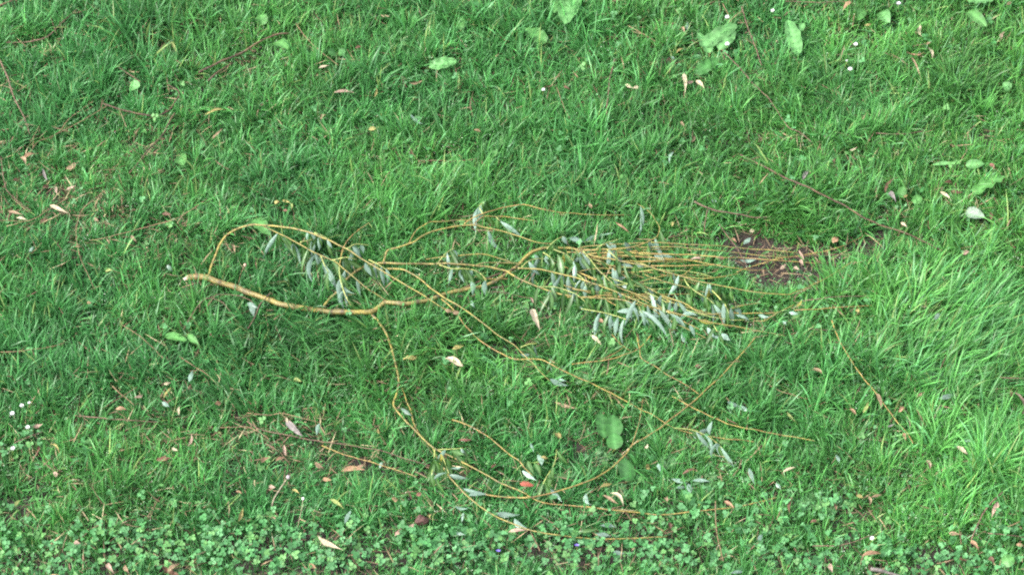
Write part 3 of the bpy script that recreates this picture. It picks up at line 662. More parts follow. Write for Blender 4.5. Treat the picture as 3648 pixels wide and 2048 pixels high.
def tube_geom(path, rad, bark, sides=7, knots=True, gap=0.03, buds=True, cap=None):
    """verts, faces, colours of a twig with nodes and buds"""
    n = len(path)
    T = np.gradient(path, axis=0)
    T /= np.linalg.norm(T, axis=1)[:, None] + 1e-9
    ref = np.array([0.1, 0.2, 1.0])
    A = np.cross(T, ref)
    A /= np.linalg.norm(A, axis=1)[:, None] + 1e-9
    B = np.cross(T, A)
    s = np.r_[0, np.cumsum(np.linalg.norm(np.diff(path, axis=0), axis=1))]
    c0, c1 = [np.array(c) for c in BARK[bark]]
    mixf = np.clip(noise(s * 3 + rng.random() * 40, s * 0 + rng.random() * 40, 0.12) * 1.6 - .3, 0, 1)
    col = c0[None] * (1 - mixf[:, None]) + c1[None] * mixf[:, None]
    col = col * (0.85 + 0.3 * rng.random())
    r = np.array(rad, float).copy()
    nodes = []
    if knots:
        p = rng.uniform(.2, 1) * gap
        while p < s[-1]:
            nodes.append(p)
            d = np.abs(s - p)
            k = np.exp(-(d / (r * .55 + .0020)) ** 2)
            r = r * (1 + .20 * k)
            amt = rng.uniform(.35, .98)
            col = col * (1 - amt * k[:, None]) + np.array([.022, .013, .012]) * amt * k[:, None]
            p += gap * rng.uniform(.55, 1.6)
    ang = np.linspace(0, 2 * pi, sides, endpoint=False)
    ring = (A[:, None, :] * np.cos(ang)[None, :, None] + B[:, None, :] * np.sin(ang)[None, :, None]) * r[:, None, None]
    V = (path[:, None, :] + ring).reshape(-1, 3)
    K = np.repeat(col, sides, axis=0)
    sa = np.repeat(s, sides)
    aa_ = np.tile(np.arange(sides) * .006, n)
    blot = np.clip(3.2 * (noise(sa + rng.random() * 9, aa_ + rng.random() * 9, .014) - .62), 0, 1)[:, None] * rng.uniform(.3, .8)
    K = K * (1 - blot) + np.array([.10, .085, .060]) * blot
    Fc = []
    for i in range(n - 1):
        for j in range(sides):
            k = (j + 1) % sides
            Fc.append((i * sides + j, i * sides + k, (i + 1) * sides + k, (i + 1) * sides + j))
    if cap != 'open':
        Fc.append(tuple(range(sides))[::-1])
    Fc.append(tuple((n - 1) * sides + j for j in range(sides)))
    V, K = list(V), list(K)
    if buds:
        for m, p in enumerate(nodes):
            i = min(int(np.searchsorted(s, p)), n - 1)
            a = m * 2.4 + rng.random()
            o = A[i] * cos(a) + B[i] * sin(a)
            rr = max(r[i] * .5, .0011)
            L = rr * rng.uniform(3, 6)
            b0 = len(V)
            base = path[i] + o * r[i] * .8
            side = np.cross(o, T[i])
            V += [base + side * rr * .7, base - side * rr * .7, base + T[i] * rr, base + o * L * .5 + T[i] * L]
            cb = col[min(i + 1, n - 1)] * rng.uniform(.6, 1.3)
            K += [cb] * 4
            Fc += [(b0, b0 + 2, b0 + 3), (b0 + 1, b0 + 3, b0 + 2), (b0, b0 + 3, b0 + 1)]
    return np.array(V), Fc, np.array(K)


def wobble(path, amp):
    n = len(path)
    kn = max(3, n // 5)
    zig = np.cumsum(rng.normal(0, 1, (kn, 3)), 0)
    zig -= np.linspace(0, 1, kn)[:, None] * zig[-1] + (1 - np.linspace(0, 1, kn)[:, None]) * zig[0]
    env = np.sin(np.linspace(0, pi, n)) ** .5
    path = path + np.stack([np.interp(np.linspace(0, kn - 1, n), np.arange(kn), zig[:, a]) for a in range(3)], 1) * env[:, None] * min(amp * .75, .0009)
    k = np.arange(n)
    ph = rng.random(4) * 6.28
    path = path.copy()
    for ax_, a in ((0, .6), (1, .6), (2, 1.0)):
        path[:, ax_] += amp * a * (np.sin(k * .23 + ph[ax_]) + .6 * np.sin(k * .61 + ph[3 - ax_])) * np.sin(np.linspace(0, pi, n))
    return path


def lift(pts, offs):
    n = len(pts)
    t = np.linspace(0, 1, n)
    o0, om, o1 = [v / 100 for v in offs]
    off = o0 * (1 - t) * (1 - 2 * t) + 4 * om * t * (1 - t) + o1 * t * (2 * t - 1)
    return np.array([on_grass(p[0], p[1], f) for p, f in zip(pts, off)])


TRACKS = []   # ground tracks where the grass lies pressed: x, y, strength


def track(path, k):
    for p in path[::2]:
        TRACKS.append((p[0], p[1], k))


# ------------------------------------------------------------------ the willow branch
root = thing('willow_branch', on_grass(671, 988, 0), 'fallen golden willow branch with yellow twigs and silvery leaves on the grass', 'branch')
sp = lift(STEM, (1.0, .45, 1.6))
track([sp[0] + np.array([dx_, dy_, 0]) for dx_ in (-.02, -.01, 0, .01, .02) for dy_ in (-.05, -.03, -.01, 0) for _ in (0, 1)], 1.3)
path = smooth_path(sp, 0.006)
fr = np.linspace(0, 1, len(path))
rad = np.interp(fr, [a for a, _ in STEM_D], [b for _, b in STEM_D]) * MPP / 2
track(path, .55)
rad = rad * (1 + .05 * np.interp(np.arange(len(rad)), np.arange(0, len(rad) + 9, 9), rng.normal(0, 1, len(np.arange(0, len(rad) + 9, 9)))))
path = wobble(path, .0012)
v, f, k = tube_geom(path, rad, 'yellow', sides=12, gap=.065, cap='open')
# older olive-brown bark towards the cut
sfr = np.repeat(fr, 12)
old = np.clip(1 - sfr / .35, 0, 1)[:, None] * (0.35 + .5 * rng.random((len(fr), 1)).repeat(12, 0))
k[:len(sfr)] = k[:len(sfr)] * (1 - old * .55) + np.array([.12, .080, .035]) * old * .55
stem_ob = obj('main_stem', v, f, M_BARK, root, path[0], k)
# the pale cut face, broken a little obliquely
d0 = path[0] - path[4]
d0 /= np.linalg.norm(d0)
aa = np.cross(d0, [0, 0, 1.])
aa /= np.linalg.norm(aa)
bb = np.cross(d0, aa)
cv, cf = [], []
for ri, (rr, ex) in enumerate(((1.0, 0.0), (.95, .006), (.6, .010), (.2, .012))):
    for j in range(12):
        a = j * pi / 6
        cv.append(path[0] + (aa * cos(a) + bb * sin(a)) * rad[0] * rr + d0 * (ex + .006 * cos(a - 2.2) * (ri > 0) + rng.normal(0, .0006)))
for ri in range(3):
    for j in range(12):
        cf.append((ri * 12 + j, ri * 12 + (j + 1) % 12, ri * 12 + 12 + (j + 1) % 12, ri * 12 + 12 + j))
cf.append(tuple(36 + j for j in range(12)))
ck = np.array([(.30, .16, .09)] * 12 + [(.50, .36, .28)] * 12 + [(.62, .52, .44)] * 24)
obj('cut_end', cv, cf, M_DRY, root, path[0], ck)

PART_PTS = [(stem_ob, np.array(STEM, float), sp)]
for pts, a, b, offs, bark in SIDE:
    p3 = lift(pts, offs)
    path = wobble(smooth_path(p3, .007), .0008)
    rad = np.linspace(a, b, len(path)) * MPP / 2 * .78
    v, f, k = tube_geom(path, rad, bark, sides=7, gap=.035)
    o = obj('side_branch', v, f, M_BARK, root, path[0], k)
    PART_PTS.append((o, np.array(pts, float), p3))
    track(path, .45)
for q_ in range(26):
    x0, y0 = rng.uniform(2000, 2350), rng.uniform(885, 1075)
    slope = (y0 - 880) / 190 * .26 + rng.normal(0, .13)
    ln_ = rng.uniform(180, 480)
    cv_ = rng.normal(0, 16)
    pts = [(x0 + ln_ * t_, y0 + ln_ * t_ * slope + cv_ * 4 * t_ * (1 - t_)) for t_ in np.linspace(0, 1, 7)]
    p3 = lift(pts, (1.5, 1.8, .4))
    path = wobble(smooth_path(p3, .007), .0012)
    v, f, k = tube_geom(path, np.linspace(3.4, 1.8, len(path)) * rng.uniform(.7, 1.35) * MPP / 2, [Y, O, GR][q_ % 3], sides=6, gap=.03)
    o = obj('fine_twig', v, f, M_BARK, root, path[0], k)
    PART_PTS.append((o, np.array(pts, float), p3))
    track(path, .3)
for pts, h in SHOOTS:
    p3 = lift(pts, (h, h * .95, h * .6))
    path = smooth_path(p3, .007)
    rad = np.linspace(4.4, 3.0, len(path)) * MPP / 2
    v, f, k = tube_geom(path, rad, 'green', sides=6, gap=.02)
    o = obj('green_shoot', v, f, M_BARK, root, path[0], k)
    PART_PTS.append((o, np.array(pts, float), p3))
    track(path, .6)


# ------------------------------------------------------------------ leaves
def prof(shape, f):
    if shape == 'lance':
        return np.sin(pi * f ** .74) ** 1.2
    if shape == 'ovate':
        return np.sin(pi * f ** .72) ** .62
    if shape == 'dock':
        return np.clip(np.sin(pi * np.clip(f, 0, 1) ** .8), 0, 1) ** .5
    return np.sqrt(np.clip(4 * f * (1 - f), 0, 1))


def leaf_geom(A, B, width, nrm, color, fold=.25, camber=.05, twist=0., shape='lance', wavy=0., rib=None, N=9, side=0.):
    A, B = np.asarray(A, float), np.asarray(B, float)
    L = np.linalg.norm(B - A)
    t = (B - A) / L
    nrm = np.asarray(nrm, float)
    nrm = nrm - t * nrm.dot(t)
    nrm /= np.linalg.norm(nrm)
    s = np.cross(t, nrm)
    V, K = [], []
    js = (-1, -.55, 0, .55, 1)
    ph = rng.random() * 6
    for i in range(N + 1):
        f = i / N
        c = A + t * L * f + nrm * camber * L * 4 * f * (1 - f) + s * side * L * 4 * f * (1 - f)
        h = width / 2 * max(float(prof(shape, np.float64(f))), .03)
        th = twist * (f - .5)
        s2 = s * cos(th) + nrm * sin(th)
        n2 = nrm * cos(th) - s * sin(th)
        for j in js:
            e = wavy * h * abs(j) * sin(f * 21 + ph + j * 2)
            hh = h * (1 + .12 * wavy * sin(f * 37 + ph))
            V.append(c + s2 * hh * j + n2 * (abs(j) * h * fold + e))
            cc = np.array(color) * (1 + .12 * (rng.random() - .5))
            if N == 14 and i % 2 and abs(j) == .55:
                cc = cc * 1.25
            if j == 0 and rib is not None:
                cc = np.array(rib)
            K.append(cc)
    F = []
    for i in range(N):
        for j in range(4):
            a = i * 5 + j
            F.append((a, a + 1, a + 6, a + 5))
    return np.array(V), F, np.array(K)


EXTRA = []
for (pts, h_) in SHOOTS + [(q[0], 3) for q in SIDE[16:19]] + [(SIDE[1][0][:9], 5), (SIDE[2][0][16:27], 3), (STEM[30:42], 3)]:
    P_ = np.array(pts, float)
    sl = np.r_[0, np.cumsum(np.hypot(*np.diff(P_, axis=0).T))]
    m_ = int(sl[-1] / (26 if h_ != 3 else 34)) + 1
    for d_ in rng.uniform(.15 * sl[-1], sl[-1], m_):
        x_, y_ = np.interp(d_, sl, P_[:, 0]), np.interp(d_, sl, P_[:, 1])
        if x_ > 2620:
            continue
        ln_ = rng.uniform(75, 135)
        EXTRA.append((x_, y_, x_ + rng.normal(.12, .3) * ln_, y_ + ln_ * rng.uniform(.55, .9), rng.uniform(12, 18), [S, S, Gn, Gn, Gn, Gn][rng.integers(0, 6)], 1))


def pick_parent(px, py):
    best = (1e9, None, None)
    for o, P, p3 in PART_PTS:
        seg = np.linspace(P[:-1], P[1:], 6).transpose(1, 0, 2).reshape(-1, 2)
        d = np.hypot(seg[:, 0] - px, seg[:, 1] - py)
        i = int(d.argmin())
        if d[i] < best[0]:
            z3 = np.linspace(p3[:-1], p3[1:], 6).transpose(1, 0, 2).reshape(-1, 3)
            best = (d[i], o, z3[i])
    return best


toward = -Fw
WG, WY, WS = (.046, .118, .022), (.27, .25, .04), (.14, .21, .11)
for (x0, y0, x1, y1, wd, side_, hang) in WLEAF + EXTRA:
    dist, par, near = pick_parent(x0, y0)
    if hang:
        zb = max(near[2] + rng.uniform(-.005, .004), float(canopy(near[0], near[1])) + .045)
        A = at(x0, y0, zb)
        B = at_y(x1, y1, A[1] - rng.uniform(-.006, .018))
        lo = float(canopy(B[0], B[1])) - .02
        if B[2] < lo:
            B = at(x1, y1, lo)
        nn = np.array([rng.normal(0, .35), -1.0, .45 + rng.normal(0, .2)])
    else:
        A, B = on_grass(x0, y0, rng.uniform(.008, .016)), on_grass(x1, y1, rng.uniform(.002, .012))
        nn = np.array([rng.normal(0, .25), -.35 + rng.normal(0, .2), 1.0])
    color = {S: WS, Gn: WG, Yl: WY}[side_]
    color = np.array(color) * rng.uniform(.8, 1.2)
    if side_ == S:
        nn = -nn                     # pale underside turned to the viewer
    rib = np.array(color) * 1.5 + .05
    v, f, k = leaf_geom(A, B, wd * MPP * 1.0, nn, color, fold=rng.uniform(.1, .5), camber=rng.normal(0, .09), twist=rng.normal(0, .9), rib=rib,
                        side=rng.normal(0, .08))
    obj('leaf', v, f, M_WILLOW, par, A, np.c_[k, np.full(len(k), rng.uniform(.65, 1.2))])
    track([A, A, B, B], .8)
    if hang:
        M_ = (A + B) / 2
        track([M_ - [0, .015, 0]] * 2 + [B - [0, .02, 0]] * 2 + [B - [0, .045, 0]] * 2, .8)

# ------------------------------------------------------------------ labels that single things out
LAND = [((671, 988), 'the cut end of the branch'), ((2850, 940), 'the bare soil patch'), ((1877, 1725), 'the red leaf'), ((1500, 1850), 'the brown clod'),
        ((985, 1765), 'the pale bent stalk'), ((0, 0), 'the top left corner'), ((3648, 0), 'the top right corner'), ((0, 2048), 'the bottom left corner'),
        ((3648, 2048), 'the bottom right corner'), ((0, 1024), 'the left edge\'s middle'), ((3648, 1024), 'the right edge\'s middle'),
        ((1824, 0), 'the top edge\'s middle'), ((1824, 2048), 'the bottom edge\'s middle'), ((1345, 1095), 'the elbow of the main stem'),
        ((2080, 980), 'the leafy tangle'), ((1545, 1600), 'the lower fork of the branch'), ((3000, 735), 'the long brown stick'),
        ((2530, 130), 'the large pale dock leaves'), ((500, 400), 'the hooked brown stick'), ((3160, 1450), 'the slender yellow twig'),
        ((850, 190), 'the thick dark stick'), ((2175, 320), 'the upright reddish stick')]
ORD = ['closest', 'second closest', 'third closest', 'fourth closest', 'fifth closest', 'sixth closest', 'seventh closest', 'eighth closest']
PENDING = {}


def later(o, px, py, phrase, cat, group):
    d, (lp, ln) = min(((math.hypot(px - l[0][0], py - l[0][1]), l) for l in LAND), key=lambda q: q[0])
    dx, dy = px - lp[0], py - lp[1]
    rel = ('right of' if dx > 0 else 'left of') if abs(dx) > abs(dy) else ('below' if dy > 0 else 'above')
    PENDING.setdefault((phrase, rel, ln), []).append((d, o, cat, group))


def settle():
    for (phrase, rel, ln), L in PENDING.items():
        L.sort(key=lambda q: q[0])
        for i, (d, o, cat, group) in enumerate(L):
            lab = f'{phrase} {rel} {ln}' if len(L) == 1 else f'{phrase} {rel} {ln}, {ORD[i]} to it'
            tag(o, lab, cat, group)


for (x0, y0, x1, y1, wd, side_) in LOOSE_W:
    A, B = on_grass(x0, y0, rng.uniform(.006, .014)), on_grass(x1, y1, rng.uniform(.002, .012))
    nn = -np.array([rng.normal(0, .25), -.35 + rng.normal(0, .2), 1.0])
    v, f, k = leaf_geom(A, B, wd * MPP * 1.1, nn, np.array(WS) * rng.uniform(.8, 1.2), fold=rng.uniform(0, .4), camber=rng.normal(0, .06), twist=rng.normal(0, .7),
                        rib=(.4, .45, .3))
    o = obj('fallen_willow_leaf', v, f, M_WILLOW, None, A, np.c_[k, np.full(len(k), rng.uniform(.6, 1.1))])
    later(o, (x0 + x1) / 2, (y0 + y1) / 2, 'loose silvery willow leaf', 'leaf', 'loose silvery willow leaves')
    track([A, B], .8)

for (x0, y0, x1, y1, wd, cn) in DRY:
    A, B = on_grass(x0, y0, rng.uniform(.011, .021)), on_grass(x1, y1, rng.uniform(.011, .021))
    nn = np.array([rng.normal(0, .4), -.35 + rng.normal(0, .35), 1.0])
    col = np.array(LV[cn]) * rng.uniform(.8, 1.15)
    v, f, k = leaf_geom(A, B, wd * MPP * 1.1, nn, col, fold=rng.uniform(.1, .9), camber=rng.normal(.03, .09), twist=rng.normal(0, 1.1), rib=col * .75,
                        wavy=rng.uniform(0, .25), side=rng.normal(0, .07), shape='lance' if wd < 18 else 'ovate')
    o = obj('dry_leaf', v, f, M_DRY, None, A, k)
    ln = math.hypot(x1 - x0, y1 - y0)
    size = 'small' if ln < 32 else ('long' if ln > 62 else '')
    word = {'lime': 'yellow-green', 'cream': 'cream', 'grey': 'greyish', 'pink': 'pinkish tan'}.get(cn, cn)
    later(o, (x0 + x1) / 2, (y0 + y1) / 2, f'{size} {word} dry leaf'.strip(), 'leaf', 'dry leaves scattered on the lawn')
    track([A, (A + B) / 2, B, A, B], .6)

# the red leaf and the clod
A, B = on_grass(1852, 1722, .012), on_grass(1902, 1730, .010)
v, f, k = leaf_geom(A, B, .017, (0.1, -.5, 1), (.24, .075, .050), fold=.5, camber=.10, twist=.3, rib=(.3, .06, .04), shape='ovate')
o = obj('fallen_red_leaf', v, f, M_DRY, None, A, k)
tag(o, 'single red curled leaf on the grass right of the lower fork', 'leaf')
track([A, B], 1)
cp = on_grass(1500, 1852, .004)
nu, nv = 18, 12
V, F = [], []
for i in range(nv + 1):
    for j in range(nu):
        th, ph = pi * i / nv, 2 * pi * j / nu
        d = np.array([sin(th) * cos(ph), sin(th) * sin(ph), cos(th)])
        r = .017 * (1 + .16 * sin(3.1 * ph + 2) * sin(th) + .12 * sin(5 * th + ph * 2) + rng.normal(0, .03))
        V.append(cp + d * r * np.array([1.1, 1.0, .8]))
for i in range(nv):
    for j in range(nu):
        F.append((i * nu + j, i * nu + (j + 1) % nu, (i + 1) * nu + (j + 1) % nu, (i + 1) * nu + j))
o = obj('brown_clod', V, F, M_DEAD, None, cp - np.array([0, 0, .012]), np.array([(.085, .042, .034)] * len(V)) * rng.uniform(.6, 1.4, (len(V), 1)))
tag(o, 'lumpy dark brown clod beside curled tan leaves near the bottom', 'clod')
track([cp], 1)

# ------------------------------------------------------------------ separate twigs
for segs, th, bark, off, label in TWIGS:
    p0 = on_grass(*segs[0][0], off / 100)
    multi = len(segs) > 1
    r_ = thing('fallen_twig', p0, label, 'twig', 'twigs and sticks lying in the grass') if multi else None
    for si, s_ in enumerate(segs):
        hi = off if off < 1.5 else off * 1.3
        up = 1.4 if th >= 5 else .9
        p3 = lift(s_, (off * .6 + up * .6, hi + up, off * .4 + up * .4))
        path = wobble(smooth_path(p3, .006), .0012)
        t0 = th * (1 if si == 0 else .75)
        rad = np.linspace(t0, t0 * .72, len(path)) * MPP / 2 * .85 * (1 + .1 * np.sin(np.arange(len(path)) * .5))
        v, f, k = tube_geom(path, rad, bark, sides=7, gap=.04 if bark != 'tan' else .07, buds=bark in (O, Y, R_))
        if multi:
            obj('stem' if si == 0 else 'side_twig', v, f, M_DEAD, r_, path[0], k)
        else:
            o = obj('fallen_twig', v, f, M_DEAD if bark != O else M_BARK, None, path[0], k)
            tag(o, label, 'twig', 'twigs and sticks lying in the grass')
        track(path, .55)


def stalk(parent, name, pts, r0, r1, bark, mat):
    path = smooth_path(np.array(pts), .006)
    v, f, k = tube_geom(path, np.linspace(r0, r1, len(path)), bark, sides=6, knots=False, buds=False)
    return obj(name, v, f, mat, parent, path[0], k)


def ball(parent, name, c, r, sx, mat, col, nu=12, nv=7, rough=.06):
    V, F = [], []
    for i in range(nv + 1):
        for j in range(nu):
            th, ph = pi * i / nv, 2 * pi * j / nu
            d = np.array([sin(th) * cos(ph), sin(th) * sin(ph), cos(th)])
            V.append(c + d * r * np.array(sx) * (1 + rng.normal(0, rough)))
    for i in range(nv):
        for j in range(nu):
            F.append((i * nu + j, (i + 1) * nu + j, (i + 1) * nu + (j + 1) % nu, i * nu + (j + 1) % nu))
    return obj(name, V, F, mat, parent, c, np.array([col] * len(V)))


# dandelion stalks gone over
for pts, head, hr, hc, lab in (
        ([(965, 1838), (973, 1784), (996, 1743), (1022, 1705)], (1030, 1696), .0075, (.42, .36, .38), 'pale bent stalk with a closed grey head among short grass'),
        ([(1058, 1894), (1066, 1850), (1075, 1812), (1079, 1780)], (1081, 1747), .005, (.85, .85, .80), 'short pale stalk with a small white tip right of the bent stalk'),
        ([(849, 1015), (855, 985), (862, 965), (870, 950)], (873, 942), .006, (.60, .42, .32), 'thin stalk with a round pinkish bud above the main stem')):
    base = at(pts[0][0], pts[0][1], float(canopy(*at(*pts[0], .03)[:2])) * .5)
    p3 = [base] + [at_y(p[0], p[1], base[1] + .01 * i) if pts[0][1] < 1200 else on_grass(p[0], p[1], .014 + .007 * i) for i, p in enumerate(pts[1:], 1)]
    t = thing('seed_stalk', base, lab, 'plant')
    track(p3 + p3, .8)
    stalk(t, 'stalk', p3, .0024 if hr > .006 else .0013, .0018 if hr > .006 else .0010, 'cream' if hr != .006 else 'tan', M_DRY)
    hp = p3[-1] + (p3[-1] - p3[-2]) / np.linalg.norm(p3[-1] - p3[-2]) * hr
    ball(t, 'flower_head', hp, hr, (.85, .85, 1.1), M_DRY, hc)

# ------------------------------------------------------------------ daisies
DAISY = [(2590, 65, 8, 'white daisy left of and above the reddish stick by the dock leaves'), (2590, 161, 8, 'white daisy just below the large pale dock leaves'),
         (1935, 323, 6.5, 'lone white daisy left of the upright reddish stick'), (2752, 42, 7, 'white daisy below the thin reddish twig at the top edge'),
         (3201, 16, 7.5, 'white daisy close to the top edge at the right'), (3048, 162, 7.5, 'white daisy upper of a pair right of the upright pale dock leaf'),
         (3028, 250, 8, 'white daisy lower of a pair right of the upright pale dock leaf'), (3016, 219, 4, 'tiny white daisy bud between the right pair of daisies'),
         (44, 1475, 7.5, 'largest white daisy at the left edge'), (78, 1447, 7, 'white daisy upper right of the largest left edge daisy'),
         (104, 1436, 5, 'smallest white daisy in the left edge cluster'), (99, 1524, 7, 'white daisy beside pinkish dry leaf at the left edge'),
         (46, 1599, 7, 'lowest white daisy at the left edge'), (3106, 1919, 7, 'lone white daisy above the round leaves at lower right')]
for (px, py, r, lab) in DAISY:
    hp = on_grass(px, py, .022)
    b = hp * np.array([1, 1, 0]) + np.array([rng.normal(0, .006), rng.normal(.01, .006), float(G(hp[0], hp[1]))])
    t = thing('daisy', b, lab, 'flower', 'white daisies in the lawn')
    stalk(t, 'stem', [b, (b + hp) / 2 + np.array([.002, 0, 0]), hp - np.array([0, 0, .003])], .0011, .0009, 'green', M_BROAD)
    R = r * MPP * 1.15
    V, F = [], []
    for ring_i in range(2):
        m = 11
        for q_ in range(m):
            a = 2 * pi * (q_ + .5 * ring_i) / m
            rad_ = np.array([cos(a), sin(a), 0])
            tn = np.array([-sin(a), cos(a), 0])
            up_ = np.array([0, 0, 1.])
            tilt = (.55, .95)[ring_i]
            b0 = len(V)
            c0 = hp + rad_ * R * .12
            c1 = hp + rad_ * R * .75 + up_ * R * tilt * .6
            c2 = hp + rad_ * R * (.95 if ring_i == 0 else .7) + up_ * R * tilt * 1.1
            ww = R * .30
            V += [c0 - tn * ww * .4, c0 + tn * ww * .4, c1 - tn * ww, c1 + tn * ww, c2 - tn * ww * .5, c2 + tn * ww * .5]
            F += [(b0, b0 + 1, b0 + 3, b0 + 2), (b0 + 2, b0 + 3, b0 + 5, b0 + 4)]
    obj('petals', V, F, M_PETAL, t, hp, np.array([(.88, .88, .90)] * len(V)))
    ball(t, 'flower_centre', hp + np.array([0, 0, R * .15]), R * .35, (1, 1, .6), M_DRY, (.7, .5, .05), nu=8, nv=5)

# ------------------------------------------------------------------ broad-leaved weeds: leaves as base, tip, width, shape, tone
PALE, MID, DEEP = (.095, .250, .075), (.068, .205, .045), (.042, .150, .032)
WEEDS = [
    ([(2043, -12, 2010, 88, 80, 'dock', PALE), (1985, -10, 1975, 48, 45, 'dock', MID)], 'large pale dock leaves cut by the top edge'),
    ([(1948, 152, 1872, 103, 52, 'dock', MID)], 'single oval dock leaf below the large pale leaves at top'),
    ([(2530, 190, 2484, 118, 46, 'dock', PALE), (2500, 170, 2625, 88, 58, 'dock', PALE), (2560, 180, 2618, 108, 48, 'dock', PALE)],
     'cluster of large pale dock leaves beside two daisies'),
    ([(2472, 264, 2566, 210, 42, 'dock', DEEP)], 'dark serrated dock leaf below the pale dock cluster'),
    ([(2842, 200, 2806, 72, 54, 'dock', PALE), (2850, 112, 2862, 84, 24, 'round', PALE)], 'upright pale dock leaf below the top edge at right'),
    ([(3138, 42, 3170, 82, 48, 'ovate', PALE), (3072, 34, 3060, 74, 36, 'ovate', MID)], 'pair of pale leaves with a yellow leaf at upper right'),
    ([(3452, 40, 3515, 96, 42, 'dock', MID)], 'light green dock leaf near the top right corner'),
    ([(3446, 2, 3540, 2, 44, 'dock', PALE)], 'broad leaf lying along the top edge at right'),
    ([(1528, 240, 1627, 218, 46, 'dock', PALE)], 'pale wavy-edged dock leaf in the upper middle'),
    ([(1642, 108, 1645, 58, 28, 'ovate', MID)], 'narrow upright leaf right of the wavy dock leaf'),
    ([(934, 92, 934, 50, 42, 'round', MID)], 'small round leaf above the thick dark stick'),
    ([(985, 150, 1026, 178, 48, 'ovate', MID)], 'broad green leaf just below the thick dark stick'),
    ([(1196, 190, 1168, 186, 32, 'round', DEEP), (1204, 190, 1232, 186, 32, 'round', DEEP)], 'pair of dark round leaves right of the thick dark stick'),
    ([(3466, 694, 3584, 628, 64, 'dock', MID)], 'largest dock leaf at the right side of the lawn'),
    ([(3440, 590, 3506, 584, 36, 'ovate', PALE)], 'light oval leaf above the largest dock leaf'),
    ([(3320, 588, 3402, 583, 18, 'ovate', PALE)], 'narrow pale leaf left of the light oval leaf'),
    ([(3205, 700, 3222, 664, 32, 'ovate', MID), (3250, 720, 3285, 704, 32, 'round', MID)], 'pair of soft green leaves beside a grey curled leaf'),
    ([(3440, 752, 3508, 774, 40, 'ovate', (.17, .25, .17))], 'silvery green leaf below the largest dock leaf'),
    ([(2150, 1560, 2140, 1470, 48, 'dock', DEEP), (2190, 1560, 2182, 1476, 56, 'ovate', DEEP), (2192, 1600, 2186, 1540, 52, 'ovate', DEEP)],
     'smooth oval leaved plant in the middle of lower right twigs'),
    ([(2230, 1714, 2224, 1634, 62, 'ovate', DEEP)], 'heart-shaped leaf right of the lower leaf cluster'),
    ([(900, 780, 962, 838, 46, 'dock', MID)], 'soft green oval leaf behind the arching side branch'),
    ([(588, 1195, 668, 1216, 36, 'ovate', MID), (668, 1190, 712, 1232, 24, 'lance', MID)], 'bright green leaf below the thin arching reddish twig'),
    ([(462, 308, 498, 308, 42, 'round', PALE)], 'pale round leaf near the hooked brown stick'),
    ([(3570, 2010, 3612, 1985, 40, 'round', MID)], 'round leaf in the bottom right corner patch'),
    ([(640, 555, 655, 590, 46, 'ovate', MID)], 'dull green broad leaf right of the broken dark stick'),
    ([(3600, 320, 3572, 296, 34, 'ovate', PALE)], 'pale leaf near the right edge beside the dark tuft'),
]
for leaves, lab in WEEDS:
    x0, y0 = leaves[0][0], leaves[0][1]
    b = at(x0, y0, 0.0)
    b[1] += .015
    b[2] = float(G(b[0], b[1]))
    t = thing('broadleaf_weed', b, lab, 'plant', 'broad-leaved weeds in the lawn')
    for (x0, y0, x1, y1, wd, sh, col) in leaves:
        A, B = on_grass(x0, y0, rng.uniform(.002, .008)), on_grass(x1, y1, rng.uniform(.012, .020))
        nn = np.array([rng.normal(0, .2), -.35 + rng.normal(0, .2), 1.0])
        col = np.array(col) * rng.uniform(.85, 1.1)
        v, f, k = leaf_geom(A, B, wd * MPP * 1.08, nn, col, fold=rng.uniform(.08, .3), camber=rng.uniform(.03, .10), twist=rng.normal(0, .3), shape=sh,
                            wavy=.22 if sh == 'dock' else .06, rib=col * 1.6 + .02, N=14)
        lo = obj('leaf', v, f, M_BROAD, t, A, k)
        g0 = np.array([A[0] * .7 + b[0] * .3, A[1] + .012, float(G(A[0], A[1]))])
        stalk(lo, 'leaf_stalk', [g0, (g0 + A) / 2 + np.array([0, .004, 0]), A], .0018, .0014, 'green', M_BROAD)
        track([A, A, (A + B) / 2, (A + B) / 2, B], 1.0)

LOBED = [(2145, 1626, 26, 'lobed cutleaf weed left of the heart-shaped leaf'), (2480, 1582, 34, 'lobed cutleaf weed under the green shoot tip'),
         (2197, 1749, 30, 'lobed cutleaf weed beside long cream dry leaves'), (2377, 1645, 24, 'lobed cutleaf weed right of the heart-shaped leaf'),
         (2515, 1712, 34, 'lobed cutleaf weed right of the silvery leaf sprig'), (2906, 1784, 30, 'lobed cutleaf weed left of a small orange leaf at lower right'),
         (2952, 1808, 26, 'lower lobed cutleaf weed beside a small orange leaf'), (3320, 1325, 34, 'pale lobed cutleaf weed in the tall grass at right'),
         (3420, 1300, 30, 'bright lobed cutleaf weed in the tall grass at right'), (2308, 1287, 26, 'bright lobed leaf weed beside the bent yellow twig'),
         (2875, 1800, 24, 'leftmost lobed cutleaf weed at lower right'), (1990, 1330, 24, 'lobed weed beside the orange twig in the middle'),
         (2075, 1352, 28, 'feathery weed growing over the orange twig in the middle')]
